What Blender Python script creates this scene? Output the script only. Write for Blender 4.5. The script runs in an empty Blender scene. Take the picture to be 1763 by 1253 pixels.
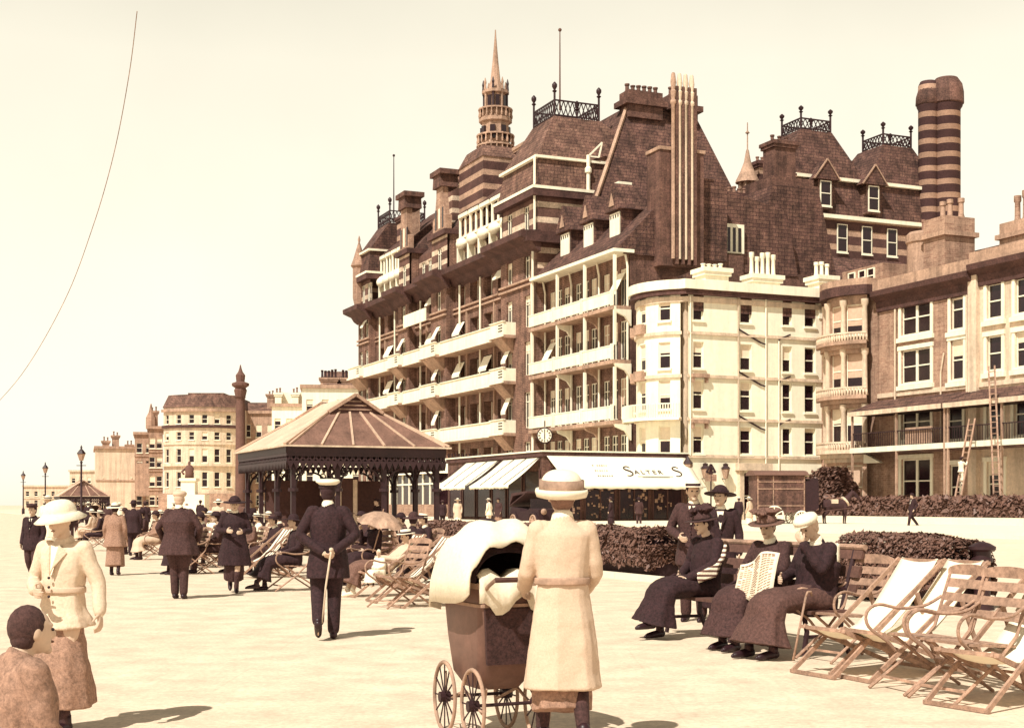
import bpy, math, random
from math import sin, cos, pi, radians, sqrt, atan2, floor
from mathutils import Vector as V, Matrix
S = bpy.context.scene; COL = S.collection
R = random.Random(7)
# ---------------------------------------------------------------- camera geometry (pixels of the photograph -> metres)
FO, U0, VH, CH = 2400.0, 881.5, 868.0, 1.5
def at(u, v, Y): return V(((u-U0)/FO*Y, Y, CH+(VH-v)/FO*Y))
def gz(x, y):
    w = .9188*x+.3947*y
    return .3*min(1, max(0, (w-16)/22))
def gr(u, Y): x = (u-U0)/FO*Y; return V((x, Y, gz(x, Y)))
def foot(u, v): return gr(u, FO*CH/(v-VH))
RZ = atan2(-.9188, .3947)            # street frame: local x along the front towards us, y inland
D1 = V((-.3947, .9188, 0)); D2 = V((.9188, .3947, 0))
# ---------------------------------------------------------------- materials
def lin(c): return tuple((x/255/12.92 if x/255 <= .04045 else ((x/255+.055)/1.055)**2.4) for x in c)
ST = [(0,(38,19,26)),(.12,(65,41,42)),(.3,(112,80,70)),(.5,(167,130,110)),(.7,(208,176,152)),(.85,(236,215,189)),(1,(249,240,216))]
def sep(g):
    g = min(1, max(0, g))
    for (a, ca), (b, cb) in zip(ST, ST[1:]):
        if g <= b:
            t = (g-a)/(b-a); return tuple(.88*x for x in lin([p+(q-p)*t for p, q in zip(ca, cb)]))
MAT = {}
def mat(name, g, var=.3, scale=6, rough=.85, bump=0, kind=None, g2=None, a=1, b=1, mortar=.03, metal=0, spec=.3, blot=.5, streak=0):
    if name in MAT: return MAT[name]
    m = bpy.data.materials.new(name); m.use_nodes = True; nt = m.node_tree; N = nt.nodes; L = nt.links
    bs = N['Principled BSDF']; bs.inputs['Roughness'].default_value = rough; bs.inputs['Metallic'].default_value = metal
    bs.inputs['Specular IOR Level'].default_value = spec
    tc = N.new('ShaderNodeTexCoord')
    def math_(op, x, y=None):
        n = N.new('ShaderNodeMath'); n.operation = op
        for i, q in enumerate((x, y)):
            if q is None: continue
            if isinstance(q, (int, float)): n.inputs[i].default_value = q
            else: L.new(q, n.inputs[i])
        return n.outputs[0]
    def mix(f, c1, c2, bt='MIX'):
        n = N.new('ShaderNodeMix'); n.data_type = 'RGBA'; n.blend_type = bt
        for i, q in ((0, f), (6, c1), (7, c2)):
            if isinstance(q, (int, float)): n.inputs[i].default_value = q
            elif isinstance(q, tuple): n.inputs[i].default_value = (*q, 1)
            else: L.new(q, n.inputs[i])
        return n.outputs[2]
    base = sep(g)
    if kind:
        sx = N.new('ShaderNodeSeparateXYZ'); L.new(tc.outputs['Object'], sx.inputs[0])
        X, Y, Z = sx.outputs
    if kind == 'brick':
        cb = N.new('ShaderNodeCombineXYZ'); L.new(math_('ADD', X, Y), cb.inputs[0]); L.new(Z, cb.inputs[1])
        bt = N.new('ShaderNodeTexBrick'); L.new(cb.outputs[0], bt.inputs['Vector'])
        bt.inputs['Scale'].default_value = 1; bt.inputs['Brick Width'].default_value = a; bt.inputs['Row Height'].default_value = b
        bt.inputs['Mortar Size'].default_value = mortar; bt.inputs['Color1'].default_value = (*base, 1)
        bt.inputs['Color2'].default_value = (*sep(g*1.25), 1); bt.inputs['Mortar'].default_value = (*sep(g2), 1)
        base = bt.outputs['Color']
    elif kind == 'bands':
        fr = math_('FRACT', math_('DIVIDE', Z, a)); st = math_('GREATER_THAN', fr, b); base = mix(st, base, sep(g2))
    elif kind == 'stripes':
        fr = math_('FRACT', math_('DIVIDE', X, a)); st = math_('GREATER_THAN', fr, b); base = mix(st, base, sep(g2))
    elif kind == 'slab':
        cb = N.new('ShaderNodeCombineXYZ'); L.new(X, cb.inputs[0]); L.new(Y, cb.inputs[1])
        bt = N.new('ShaderNodeTexBrick'); L.new(cb.outputs[0], bt.inputs['Vector'])
        bt.inputs['Scale'].default_value = 1; bt.inputs['Brick Width'].default_value = a; bt.inputs['Row Height'].default_value = b
        bt.inputs['Mortar Size'].default_value = mortar; bt.inputs['Color1'].default_value = (*base, 1)
        bt.inputs['Color2'].default_value = (*sep(g*.985), 1); bt.inputs['Mortar'].default_value = (*sep(g2), 1)
        base = bt.outputs['Color']
    nz = N.new('ShaderNodeTexNoise'); nz.inputs['Scale'].default_value = scale; nz.inputs['Detail'].default_value = 8
    nz.inputs['Roughness'].default_value = .82; L.new(tc.outputs['Object'], nz.inputs['Vector'])
    mr = N.new('ShaderNodeMapRange'); L.new(nz.outputs['Fac'], mr.inputs[0])
    mr.inputs[1].default_value = .3; mr.inputs[2].default_value = .7; mr.inputs[3].default_value = 1-var; mr.inputs[4].default_value = 1+var*.7
    n2 = N.new('ShaderNodeTexNoise'); n2.inputs['Scale'].default_value = scale*.12; n2.inputs['Detail'].default_value = 4
    L.new(tc.outputs['Object'], n2.inputs['Vector'])
    m2 = N.new('ShaderNodeMapRange'); L.new(n2.outputs['Fac'], m2.inputs[0])
    m2.inputs[1].default_value = .3; m2.inputs[2].default_value = .7; m2.inputs[3].default_value = 1-var*blot; m2.inputs[4].default_value = 1+var*blot*.7
    vv = math_('MULTIPLY', mr.outputs[0], m2.outputs[0])
    if streak:
        mp = N.new('ShaderNodeMapping'); mp.inputs['Scale'].default_value = (1.6, 1.6, .1); L.new(tc.outputs['Object'], mp.inputs[0])
        n3 = N.new('ShaderNodeTexNoise'); n3.inputs['Scale'].default_value = 1.3; n3.inputs['Detail'].default_value = 7; n3.inputs['Roughness'].default_value = .7; L.new(mp.outputs[0], n3.inputs['Vector'])
        m3 = N.new('ShaderNodeMapRange'); L.new(n3.outputs['Fac'], m3.inputs[0])
        m3.inputs[1].default_value = .34; m3.inputs[2].default_value = .56; m3.inputs[3].default_value = 1-streak; m3.inputs[4].default_value = 1+streak*.1
        vv = math_('MULTIPLY', vv, m3.outputs[0])
    hs = N.new('ShaderNodeHueSaturation'); L.new(vv, hs.inputs['Value'])
    if isinstance(base, tuple): hs.inputs['Color'].default_value = (*base, 1)
    else: L.new(base, hs.inputs['Color'])
    L.new(hs.outputs[0], bs.inputs['Base Color'])
    if bump:
        bp = N.new('ShaderNodeBump'); bp.inputs['Strength'].default_value = bump; bp.inputs['Distance'].default_value = .02
        L.new(nz.outputs['Fac'], bp.inputs['Height']); L.new(bp.outputs[0], bs.inputs['Normal'])
    MAT[name] = m; return m
M_brick = mat('red_brick', .31, .85, 8, streak=.45, kind='brick', g2=.5, a=.45, b=.15, mortar=.015)
M_band = mat('banded_brick', .3, .7, 8, kind='bands', g2=.78, a=1.3, b=.62)
M_bandd = mat('banded_dark_brick', .22, .7, 8, kind='bands', g2=.6, a=1.35, b=.6)
M_brickd = mat('dark_brick', .27, .9, 8, streak=.45, kind='brick', g2=.3, a=.45, b=.15, mortar=.015)
M_slate = mat('slate', .27, 1.0, 9, streak=.5, kind='brick', g2=.11, a=.6, b=.3, mortar=.022)
M_slatel = mat('lighter_slate', .33, .9, 8, streak=.45, kind='brick', g2=.2, a=.6, b=.3, mortar=.022)
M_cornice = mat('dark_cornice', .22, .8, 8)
M_white = mat('white_paint', 1, .1, 3, streak=.15)
M_stucco = mat('white_stucco', 1, .12, 2.5, bump=.15, streak=.1)
M_cream = mat('cream_stucco', .8, .3, 5, bump=.1, streak=.3)
M_tan = mat('tan_stone', .6, .5, 7, streak=.35)
M_tanb = mat('tan_brick', .47, .5, 8, streak=.35, kind='brick', g2=.6, a=.42, b=.14, mortar=.014)
M_glass = mat('dark_glass', .03, .6, 1.2, rough=.18, spec=.35)
M_shade = mat('curtain', .85, .15, 5)
M_blind = mat('window_blind', .68, .2, 5)
M_iron = mat('dark_iron', .08, .4, 9, rough=.5)
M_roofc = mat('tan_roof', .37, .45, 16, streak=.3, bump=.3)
M_pot = mat('clay_pot', .42, .35, 6)
M_awn = mat('white_canvas', 1, .07, 4, bump=.1)
M_wood = mat('pale_wood', .56, .6, 18)
M_woodd = mat('dark_wood', .22, .4, 14)
M_woodm = mat('bench_wood', .3, .5, 18)
M_canvas = mat('white_deck_canvas', .98, .08, 10, bump=.1)
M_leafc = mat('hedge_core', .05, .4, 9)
M_leaf = mat('hedge_leaf', .34, .95, 40, rough=.5, blot=.2)  # wide tone spread puts the glints on the leaves into the colour
M_skin = mat('skin', .72, .12, 14, rough=.6)
M_hair = mat('dark_hair', .1, .5, 40)
M_hairg = mat('grey_hair', .72, .3, 40)
M_blk = mat('black_wool', .085, .95, 34, bump=.4, blot=.15)
M_drk = mat('dark_tweed', .17, .95, 40, bump=.4, blot=.15)
M_twd = mat('tweed', .5, .7, 45, bump=.4, blot=.15)
M_brn = mat('brown_cloth', .34, .7, 40, bump=.4, blot=.15)
M_pale = mat('pale_coat_cloth', .75, .22, 90, bump=.35, blot=.1)
M_lin = mat('white_linen', .94, .16, 30, bump=.35, blot=.15)
M_straw = mat('pale_straw', .93, .15, 60, bump=.2)
M_shoe = mat('black_leather', .05, .3, 10, rough=.4)
M_paper = mat('newsprint', .93, .3, 14)
M_eye = mat('dark_eye', .03, .1, 5, rough=.2)
M_lip = mat('lip', .42, .1, 9)
M_pram = mat('brown_coachwork', .33, .3, 9, rough=.5)
M_ground = mat('promenade_paving', .83, .34, 18, kind='slab', g2=.8, a=2.4, b=1.6, mortar=.009, blot=.5)
M_road = mat('road_surface', .84, .16, 4)
M_kerb = mat('pale_kerbstone', .93, .1, 6)
M_stone = mat('white_stone', .98, .07, 4)
M_bronze = mat('bronze', .3, .4, 6)
M_bark = mat('horse_hide', .14, .4, 8)
# ---------------------------------------------------------------- mesh builder
class MB:
    def __init__(s): s.v = []; s.f = []
    def add(s, vs, fs):
        o = len(s.v); s.v += [tuple(p) for p in vs]; s.f += [tuple(i+o for i in f) for f in fs]; return s
    def box(s, x0, x1, y0, y1, z0, z1):
        return s.add([(x0,y0,z0),(x1,y0,z0),(x1,y1,z0),(x0,y1,z0),(x0,y0,z1),(x1,y0,z1),(x1,y1,z1),(x0,y1,z1)],
                     [(3,2,1,0),(4,5,6,7),(0,1,5,4),(1,2,6,5),(2,3,7,6),(3,0,4,7)])
    def bar(s, a, b, w, h=None, up=(0,0,1)):
        a, b = V(a), V(b); h = h or w; d = (b-a).normalized(); u = V(up)
        if abs(d.dot(u)) > .98: u = V((0,1,0))
        x = d.cross(u).normalized()*w/2; z = x.cross(d).normalized()*h/2
        return s.add([a-x-z, a+x-z, a+x+z, a-x+z, b-x-z, b+x-z, b+x+z, b-x+z],
                     [(0,1,2,3),(7,6,5,4),(0,4,5,1),(1,5,6,2),(2,6,7,3),(3,7,4,0)])
    def loft(s, rings, cap=True):
        n = len(rings[0]); vs = [p for r in rings for p in r]; fs = []
        for i in range(len(rings)-1):
            for j in range(n):
                k = (j+1) % n; fs.append((i*n+j, i*n+k, (i+1)*n+k, (i+1)*n+j))
        if cap: fs += [tuple(range(n))[::-1], tuple((len(rings)-1)*n+j for j in range(n))]
        return s.add(vs, fs)
    def tube(s, pts, r, n=8):
        pts = [V(p) for p in pts]; rs = r if isinstance(r, (list, tuple)) else [r]*len(pts); rings = []; ref = None
        for i, p in enumerate(pts):
            d = (pts[min(i+1, len(pts)-1)]-pts[max(i-1, 0)]).normalized()
            if ref is None: ref = V((0,0,1)) if abs(d.z) < .9 else V((1,0,0))
            x = d.cross(ref).normalized(); y = d.cross(x).normalized(); ref = -y if False else ref
            if abs(d.dot(ref)) > .95: ref = x
            rings.append([p+x*rs[i]*cos(2*pi*j/n)+y*rs[i]*sin(2*pi*j/n) for j in range(n)])
        return s.loft(rings)
    def lathe(s, prof, c=(0,0,0), n=20, sx=1, sy=1):
        return s.loft([[(c[0]+r*sx*cos(2*pi*j/n), c[1]+r*sy*sin(2*pi*j/n), c[2]+z) for j in range(n)] for r, z in prof])
    def ball(s, c, r, n=12, m=8):
        rx, ry, rz = r if isinstance(r, (tuple, list)) else (r, r, r)
        return s.loft([[(c[0]+rx*sin(a)*cos(2*pi*j/n), c[1]+ry*sin(a)*sin(2*pi*j/n), c[2]-rz*cos(a)) for j in range(n)]
                       for a in [pi*(i+.08)/(m+.16) for i in range(m+1)]])
    def prism(s, poly, e0, e1, ax='y'):
        f = {'y': lambda a, b, e: (a, e, b), 'x': lambda a, b, e: (e, a, b), 'z': lambda a, b, e: (a, b, e)}[ax]
        n = len(poly); vs = [f(a, b, e0) for a, b in poly]+[f(a, b, e1) for a, b in poly]
        return s.add(vs, [tuple(range(n)), tuple(range(2*n-1, n-1, -1))]+[(i, i+n, (i+1) % n+n, (i+1) % n) for i in range(n)])
    def frustum(s, b, z0, t, z1):      # b,t = (x0,x1,y0,y1)
        return s.add([(b[0],b[2],z0),(b[1],b[2],z0),(b[1],b[3],z0),(b[0],b[3],z0),(t[0],t[2],z1),(t[1],t[2],z1),(t[1],t[3],z1),(t[0],t[3],z1)],
                     [(3,2,1,0),(4,5,6,7),(0,1,5,4),(1,2,6,5),(2,3,7,6),(3,0,4,7)])
    def holed(s, fm, a0, a1, b0, b1, holes, dep=.25, seg=None):
        A = {a0, a1}; B = {b0, b1}
        for h in holes: A |= {h[0], h[1]}; B |= {h[2], h[3]}
        if seg: A |= {a0+(a1-a0)*i/seg for i in range(seg)}
        A = sorted(A); B = sorted(B)
        inside = lambda a, b: any(h[0] < a < h[1] and h[2] < b < h[3] for h in holes)
        for i in range(len(A)-1):
            for j in range(len(B)-1):
                if not inside((A[i]+A[i+1])/2, (B[j]+B[j+1])/2):
                    s.add([fm(A[i],B[j],0), fm(A[i+1],B[j],0), fm(A[i+1],B[j+1],0), fm(A[i],B[j+1],0)], [(0,1,2,3)])
        for h in holes:
            c = [(h[0],h[2]),(h[1],h[2]),(h[1],h[3]),(h[0],h[3])]
            for k in range(4):
                p, q = c[k], c[(k+1) % 4]
                s.add([fm(*p,0), fm(*q,0), fm(*q,dep), fm(*p,dep)], [(0,1,2,3)])
        return s
    def mesh(s, name, m, smooth=False):
        me = bpy.data.meshes.new(name); me.from_pydata(s.v, [], s.f)
        if m: me.materials.append(m)
        if smooth:
            me.polygons.foreach_set('use_smooth', [True]*len(me.polygons))
            if smooth is not True: me.set_sharp_from_angle(angle=radians(smooth))
        me.update(); return me
    def build(s, name, m, parent=None, smooth=False, loc=None, rz=0):
        return link(name, s.mesh(name, m, smooth), parent, loc, rz)
def link(name, me, parent=None, loc=None, rz=0):
    o = bpy.data.objects.new(name, me); COL.objects.link(o)
    if parent: o.parent = parent
    if loc is not None: o.location = loc
    o.rotation_euler[2] = rz; return o
def tag(o, label=None, cat=None, group=None, kind=None):
    for k, x in (('label', label), ('category', cat), ('group', group), ('kind', kind)):
        if x: o[k] = x
    return o
def thing(name, label, cat, loc=(0,0,0), rz=0, group=None):
    o = link(name, None, None, loc, rz); return tag(o, label, cat, group)
def dup(o, parent=None, top=True):
    c = o.copy(); COL.objects.link(c)
    if parent: c.parent = parent
    for ch in o.children: dup(ch, c)
    return c
def copyto(o, loc, rz, label):
    c = dup(o); c.location = loc; c.rotation_euler[2] = rz; c['label'] = label; return c
# ---------------------------------------------------------------- camera, world, sun
cd = bpy.data.cameras.new('camera'); cam = bpy.data.objects.new('camera', cd); COL.objects.link(cam); S.camera = cam
cam.location = (0, 0, CH); cam.rotation_euler = (pi/2, 0, 0)
cd.sensor_fit = 'HORIZONTAL'; cd.sensor_width = 36; cd.lens = 36*FO/1763; cd.shift_y = (VH-626.5)/1763; cd.clip_end = 4000
SUN = V((-.51, -.86, 0)).normalized(); EL = radians(50)
w = bpy.data.worlds.new('World'); S.world = w; w.use_nodes = True; nt = w.node_tree
bg = nt.nodes['Background']; sk = nt.nodes.new('ShaderNodeTexSky'); sk.sky_type = 'NISHITA'; sk.sun_disc = False
sk.sun_elevation = EL; sk.sun_rotation = atan2(SUN.x, SUN.y); sk.dust_density = 1
bw = nt.nodes.new('ShaderNodeRGBToBW'); nt.links.new(sk.outputs[0], bw.inputs[0])
tn = nt.nodes.new('ShaderNodeMix'); tn.data_type = 'RGBA'; tn.blend_type = 'MULTIPLY'; tn.inputs[0].default_value = 1
pw = nt.nodes.new('ShaderNodeMath'); pw.operation = 'POWER'; pw.inputs[1].default_value = .22; nt.links.new(bw.outputs[0], pw.inputs[0])
tcw = nt.nodes.new('ShaderNodeTexCoord'); sxw = nt.nodes.new('ShaderNodeSeparateXYZ'); nt.links.new(tcw.outputs['Generated'], sxw.inputs[0])
el_ = nt.nodes.new('ShaderNodeMapRange'); nt.links.new(sxw.outputs[2], el_.inputs[0])
el_.inputs[1].default_value = .3; el_.inputs[2].default_value = .75; el_.inputs[3].default_value = 4.85; el_.inputs[4].default_value = .75
ml = nt.nodes.new('ShaderNodeMath'); ml.operation = 'MULTIPLY'; nt.links.new(pw.outputs[0], ml.inputs[0]); nt.links.new(el_.outputs[0], ml.inputs[1])
cn = nt.nodes.new('ShaderNodeTexNoise'); cn.inputs['Scale'].default_value = 3.5; cn.inputs['Detail'].default_value = 6; nt.links.new(tcw.outputs['Generated'], cn.inputs['Vector'])
cm_ = nt.nodes.new('ShaderNodeMapRange'); nt.links.new(cn.outputs['Fac'], cm_.inputs[0]); cm_.inputs[1].default_value = .3; cm_.inputs[2].default_value = .7; cm_.inputs[3].default_value = .93; cm_.inputs[4].default_value = 1.04
m4 = nt.nodes.new('ShaderNodeMath'); m4.operation = 'MULTIPLY'; nt.links.new(ml.outputs[0], m4.inputs[0]); nt.links.new(cm_.outputs[0], m4.inputs[1])
nt.links.new(m4.outputs[0], tn.inputs[6]); tn.inputs[7].default_value = (1, .94, .77, 1)
nt.links.new(tn.outputs[2], bg.inputs[0]); bg.inputs[1].default_value = .1
sd = bpy.data.lights.new('sun', 'SUN'); sd.energy = 3.6; sd.angle = radians(.5); sd.color = (1, .96, .86)
so = bpy.data.objects.new('sun', sd); COL.objects.link(so)
so.rotation_euler = V((SUN.x*cos(EL), SUN.y*cos(EL), sin(EL))).to_track_quat('Z', 'Y').to_euler()
S.view_settings.view_transform = 'Standard'; S.view_settings.look = 'None'; S.view_settings.exposure = .78
# ---------------------------------------------------------------- the ground
def W2(w_, q, z): p = D2*w_-D1*q; return (p.x, p.y, z)   # street coordinates: w inland, q towards us
def sheet(name, ws, q0, q1, m, dz=0):
    b = MB()
    for i in range(len(ws)-1):
        zs = [.3*min(1, max(0, (x-16)/22))+dz for x in (ws[i], ws[i+1])]
        b.add([W2(ws[i], q0, zs[0]), W2(ws[i+1], q0, zs[1]), W2(ws[i+1], q1, zs[1]), W2(ws[i], q1, zs[0])], [(0,3,2,1)])
    o = b.build(name, m); o['kind'] = 'structure'; return o
sheet('ground', [-1500, 16, 38, 1500], -1900, 200, mat('pale_ground', .8, .2, .5), -.03)
sheet('promenade', [-60, 14.9], -400, 60, M_ground, 0)
sheet('road', [15.2, 16, 36.2], -400, 80, M_road, -.02)
b = MB()
for i in range(60): b.add([W2(14.9, -400+i*7.6, 0), W2(15.2, -400+i*7.6, 0), W2(15.2, -400+i*7.6+7.57, 0), W2(14.9, -400+i*7.6+7.57, 0),
                           W2(14.9, -400+i*7.6, .07), W2(15.2, -400+i*7.6, .07), W2(15.2, -400+i*7.6+7.57, .07), W2(14.9, -400+i*7.6+7.57, .07)],
                          [(4,5,6,7),(0,1,5,4),(1,2,6,5),(2,3,7,6),(3,0,4,7)])
b.build('kerb', M_kerb)['kind'] = 'structure'
sheet('pavement', [36.5, 38, 62], -300, 40, M_kerb, .1)
b = MB(); b.add([W2(36.2,-300,0), W2(36.5,-300,.0), W2(36.5,40,.0), W2(36.2,40,0), W2(36.2,-300,.39), W2(36.5,-300,.39), W2(36.5,40,.39), W2(36.2,40,.39)], [(4,5,6,7),(0,1,5,4),(1,2,6,5),(2,3,7,6),(3,0,4,7)])
b.build('road_kerb', M_kerb)['kind'] = 'structure'
# ================================================================ windows
WC = {}
def win(parent, x, y, z, w_, h, rz=0, style='sash', blind=0, fm=None, name='window', sill=True, dep=.16, pm=None):
    """a window: frame part > pane, curtain/blind. local: faces -y, (x,z) = lower left, set at depth dep"""
    key = (round(w_, 2), round(h, 2), style, fm and fm.name)
    if key not in WC:
        f = MB(); t = .08; d0, d1 = dep-.06, dep+.05
        f.box(0, t, d0, d1, 0, h); f.box(w_-t, w_, d0, d1, 0, h); f.box(t, w_-t, d0, d1, h-t, h); f.box(t, w_-t, d0, d1, 0, t)
        if style in ('sash', 'cross'): f.box(t, w_-t, d0-.01, d1, h*.5-.04, h*.5+.04)
        if style == 'cross': f.box(w_/2-.1, w_/2+.1, d0-.02, d1-.01, t, h-t)
        if style == 'tall':
            f.box(w_/2-.05, w_/2+.05, d0-.01, d1-.01, t, h-t); f.box(t, w_-t, d0-.02, d1-.02, h*.72, h*.72+.07)
        if sill: f.box(-.1, w_+.1, -.14, d0-.003, -.14, -.002)
        p = MB().box(t*.9, w_-t*.9, dep+.0, dep+.02, t*.9, h-t*.9)
        WC[key] = (f.mesh('window', fm or M_white), p.mesh('pane', M_glass))
    a, c = WC[key]
    o = link(name, a, parent, (x, y, z), rz); link('pane', c, o)
    if blind:
        k2 = (round(w_, 2), round(h, 2), 'b', blind)
        if k2 not in WC: WC[k2] = MB().box(.08, w_-.08, dep-.035, dep-.02, h*(1-blind), h-.08).mesh('blind', M_blind if blind > .6 else M_shade)
        link('blind', WC[k2], o)
    return o
AC = {}
def sunblind(parent, x, y, z, w_, h, rz=0, out=.8):
    k = (round(w_, 2), round(h, 2), out)
    if k not in AC:
        AC[k] = MB().add([(0,0,h),(w_,0,h),(w_,-out,h*.35),(0,-out,h*.35),(w_,-out,h*.22),(0,-out,h*.22),(0,0,h-.03),(w_,0,h-.03),(w_,-out+.02,h*.35-.03),(0,-out+.02,h*.35-.03)],
                         [(0,1,2,3),(3,2,4,5),(9,8,7,6),(0,3,9,6),(1,2,8,7)]).mesh('awning', M_awn)
    return link('awning', AC[k], parent, (x, y, z), rz)
def pots(parent, xs, y, z, h=.9, r=.17, m=None):
    for x, yy, k in [(x if isinstance(x, tuple) else (x, y)) + (R.uniform(.85, 1.15),) for x in xs]:
        MB().lathe([(r*.9, 0), (r, .05), (r*.75, h*.2), (r*.7, h*.75*k), (r*.95, h*.8*k), (r*.95, h*k), (r*.6, h*k)], (0,0,0), 10).build('chimney_pot', m or M_pot, parent, 40, (x, yy, z))
def chimney(parent, x0, x1, y0, y1, z0, z1, m, nx=1, ny=1, ph=.9, pm=None, capm=None):
    c = MB().box(x0, x1, y0, y1, z0, z1)
    o = c.build('chimney', m, parent)
    k = MB().box(x0-.15, x1+.15, y0-.15, y1+.15, z1-.5, z1-.25).box(x0-.25, x1+.25, y0-.25, y1+.25, z1-.25, z1+.05)
    k.build('chimney_cap', capm or m, o)
    pots(o, [(x0+(x1-x0)*(i+.5)/nx, y0+(y1-y0)*(j+.5)/ny) for i in range(nx) for j in range(ny)], 0, z1+.05, ph, pm and .2 or .18, pm)
    return o
def cresting(parent, x0, x1, y0, y1, z, h, m):
    c = MB()
    def rail(a, b):
        c.bar((*a, z+.15), (*b, z+.15), .1); c.bar((*a, z+h*.62), (*b, z+h*.62), .12)
        n = max(3, int((V(a)-V(b)).length/.42))
        for i in range(n):
            p = V(a).lerp(V(b), i/n); q = V(a).lerp(V(b), (i+1)/n)
            c.bar((*p, z+.15), (*q, z+h*.62), .07); c.bar((*q, z+.15), (*p, z+h*.62), .07)
    for a, b in (((x0,y0),(x1,y0)), ((x1,y0),(x1,y1)), ((x1,y1),(x0,y1)), ((x0,y1),(x0,y0))): rail(a, b)
    o = c.build('roof_cresting', m, parent)
    for a in ((x0,y0),(x1,y0),(x1,y1),(x0,y1)):
        MB().lathe([(.1,0),(.1,h*.9),(.22,h*.95),(.08,h),(.24,h*1.12),(.24,h*1.2),(.05,h*1.3)], (*a, z), 8).build('finial', m, o, 40)
# ================================================================ the big hotel
A0 = V((8.9, 105, 0))
hotel = thing('hotel', 'huge dark brick hotel with white balconies, steep slate roofs and a spire turret', 'hotel', A0, RZ)
fy = lambda y: (lambda a, b, d: (a, y+d, b))
fx = lambda x: (lambda a, b, d: (x-d, a, b))
FL = [3.9, 7.8, 12.35, 16.4]              # balcony floors
# ---- lower wing (near end)
holes = []; wins = []
for i in range(3):
    xa = -15.0+i*5.0
    for z, h in ((8.0, 3.1), (12.55, 2.9), (16.6, 2.8), (4.2, 2.6)):
        for dx in (.55, 1.95, 3.35):
            holes.append((xa+dx, xa+dx+1.05, z, z+h)); wins.append((xa+dx, z, h))
MB().holed(fy(0), -15.2, 0, .3, 20.4, holes).build('wing_wall', M_brick, hotel)
for i, (x, z, h) in enumerate(wins): win(hotel, x, 0, z, 1.05, h, 0, 'tall', R.choice([0, 0, .2, .3, .5, .65]), sill=False)
for x, z in ((-1.3, 16.9), (-13.7, 12.9)): sunblind(hotel, x-.6, -.02, z, 1.2, 2.2)
for zf in FL[1:]:
    o = MB().box(-15.5, .15, -1.5, 0, zf-.28, zf).build('balcony', M_tan, hotel)
    for i in range(3):
        x0 = -15.45+i*5.2; x1 = x0+4.75
        p = MB().box(x0, x1, -1.52, -1.44, zf+.12, zf+1.02); p.box(x0-.05, x1+.05, -1.56, -1.4, zf+1.02, zf+1.1)
        for k in range(24): p.box(x0+.1+k*.195, x0+.16+k*.195, -1.54, -1.52, zf+.15, zf+1.0)
        p.build('balcony_panel', M_white, o)
        q = MB()
        for xx in (x1+.08, x1+.34): q.box(xx-.06, xx+.06, -1.55, -1.42, zf, zf+1.2)
        for zz in (.3, .6, .9): q.box(x1+.02, x1+.42, -1.5, -1.46, zf+zz, zf+zz+.07)
        q.build('balcony_lattice', M_white, o)
    for i in range(4):
        x = -15.1+i*5.06
        MB().box(x-.1, x+.1, -1.45, -1.25, zf+1.1 if True else zf, zf+ (4.0 if zf < 16 else 3.8)).build('balcony_post', M_white, o)
        MB().prism([(0, zf-.28), (-1.4, zf-.28), (-1.3, zf-.5), (-.5, zf-.8), (0, zf-1.5)], x-.12, x+.12, 'x').build('bracket', M_white if i % 2 else M_tan, o)
MB().box(-15.2, .3, -1.55, .2, 20.4, 20.65).build('gutter', M_white, hotel)
for x in (-15.05, -9.9, -4.9, -.15):
    MB().tube([(x, -.35, 20.4), (x+.1, -.2, 19.4), (x+.1, -.2, .5)], .09, 6).build('downpipe', M_white, hotel)
# wing roof and its dormers
MB().prism([(-1.2, 20.65), (4.6, 26.6), (8.4, 26.6), (8.4, 20.65)], -15.3, .1, 'x').build('wing_roof', M_slate, hotel)
for i, x in enumerate((-12.4, -8.0, -3.4)):
    y = .3+.25; z0 = 21.7
    d = MB().prism([(x-.95, z0), (x+.95, z0), (x+.95, z0+2.6), (x-.95, z0+2.6)], y, y+3.2).build('dormer', M_slate, hotel)
    MB().prism([(x-1.35, z0+2.55), (x+1.35, z0+2.55), (x+.12, z0+4.7), (x-.12, z0+4.7)], y-.35, y+4.2).build('dormer_roof', M_slate, d)
    MB().prism([(x-.4, z0+2.9), (x+.4, z0+2.9), (x, z0+3.9)], y-.42, y-.35).build('dormer_gable', M_tan, d)
    g = MB().box(x-.8, x+.8, y-.12, y-.02, z0+.1, z0+2.4).build('dormer_shutter', M_white, d)
    for k in range(4): MB().box(x-.66+k*.4, x-.5+k*.4, y-.14, y-.118, z0+2.0, z0+2.25).build('shutter_hole', M_iron, d)
# wing end wall (faces us) with four tall flues
MB().box(-.2, .02, 0, 10, .3, 20.9).build('end_wall', M_brickd, hotel)
MB().prism([(-.6, 20.8), (0, 20.8), (4.6, 26.3), (8.4, 26.3), (8.4, 20.3), (-.6, 20.3)], .02, .2, 'x').build('end_gable', M_slate, hotel)
st = MB().box(-1.0, 1.0, 2.0, 5.8, 19.5, 28.2).build('chimney', M_brickd, hotel)
MB().box(-1.1, 1.1, 1.9, 5.9, 28.2, 28.45).build('chimney_band', M_tan, st)
for k in range(4):
    y = 3.0+k*.53
    MB().lathe([(.15, 20), (.15, 27), (.15, 31.6), (.23, 31.7), (.23, 31.9), (.15, 32), (.23, 32.6), (.15, 32.7), (.22, 33.3), (.15, 33.9), (.1, 34)], (1.25, y, 0), 10).build('flue', M_cream if k else M_tan, hotel, 40)
    MB().box(1.02, 1.4, y+.17, y+.38, 19.6, 33).build('flue_rib', M_brickd, hotel)
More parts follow.
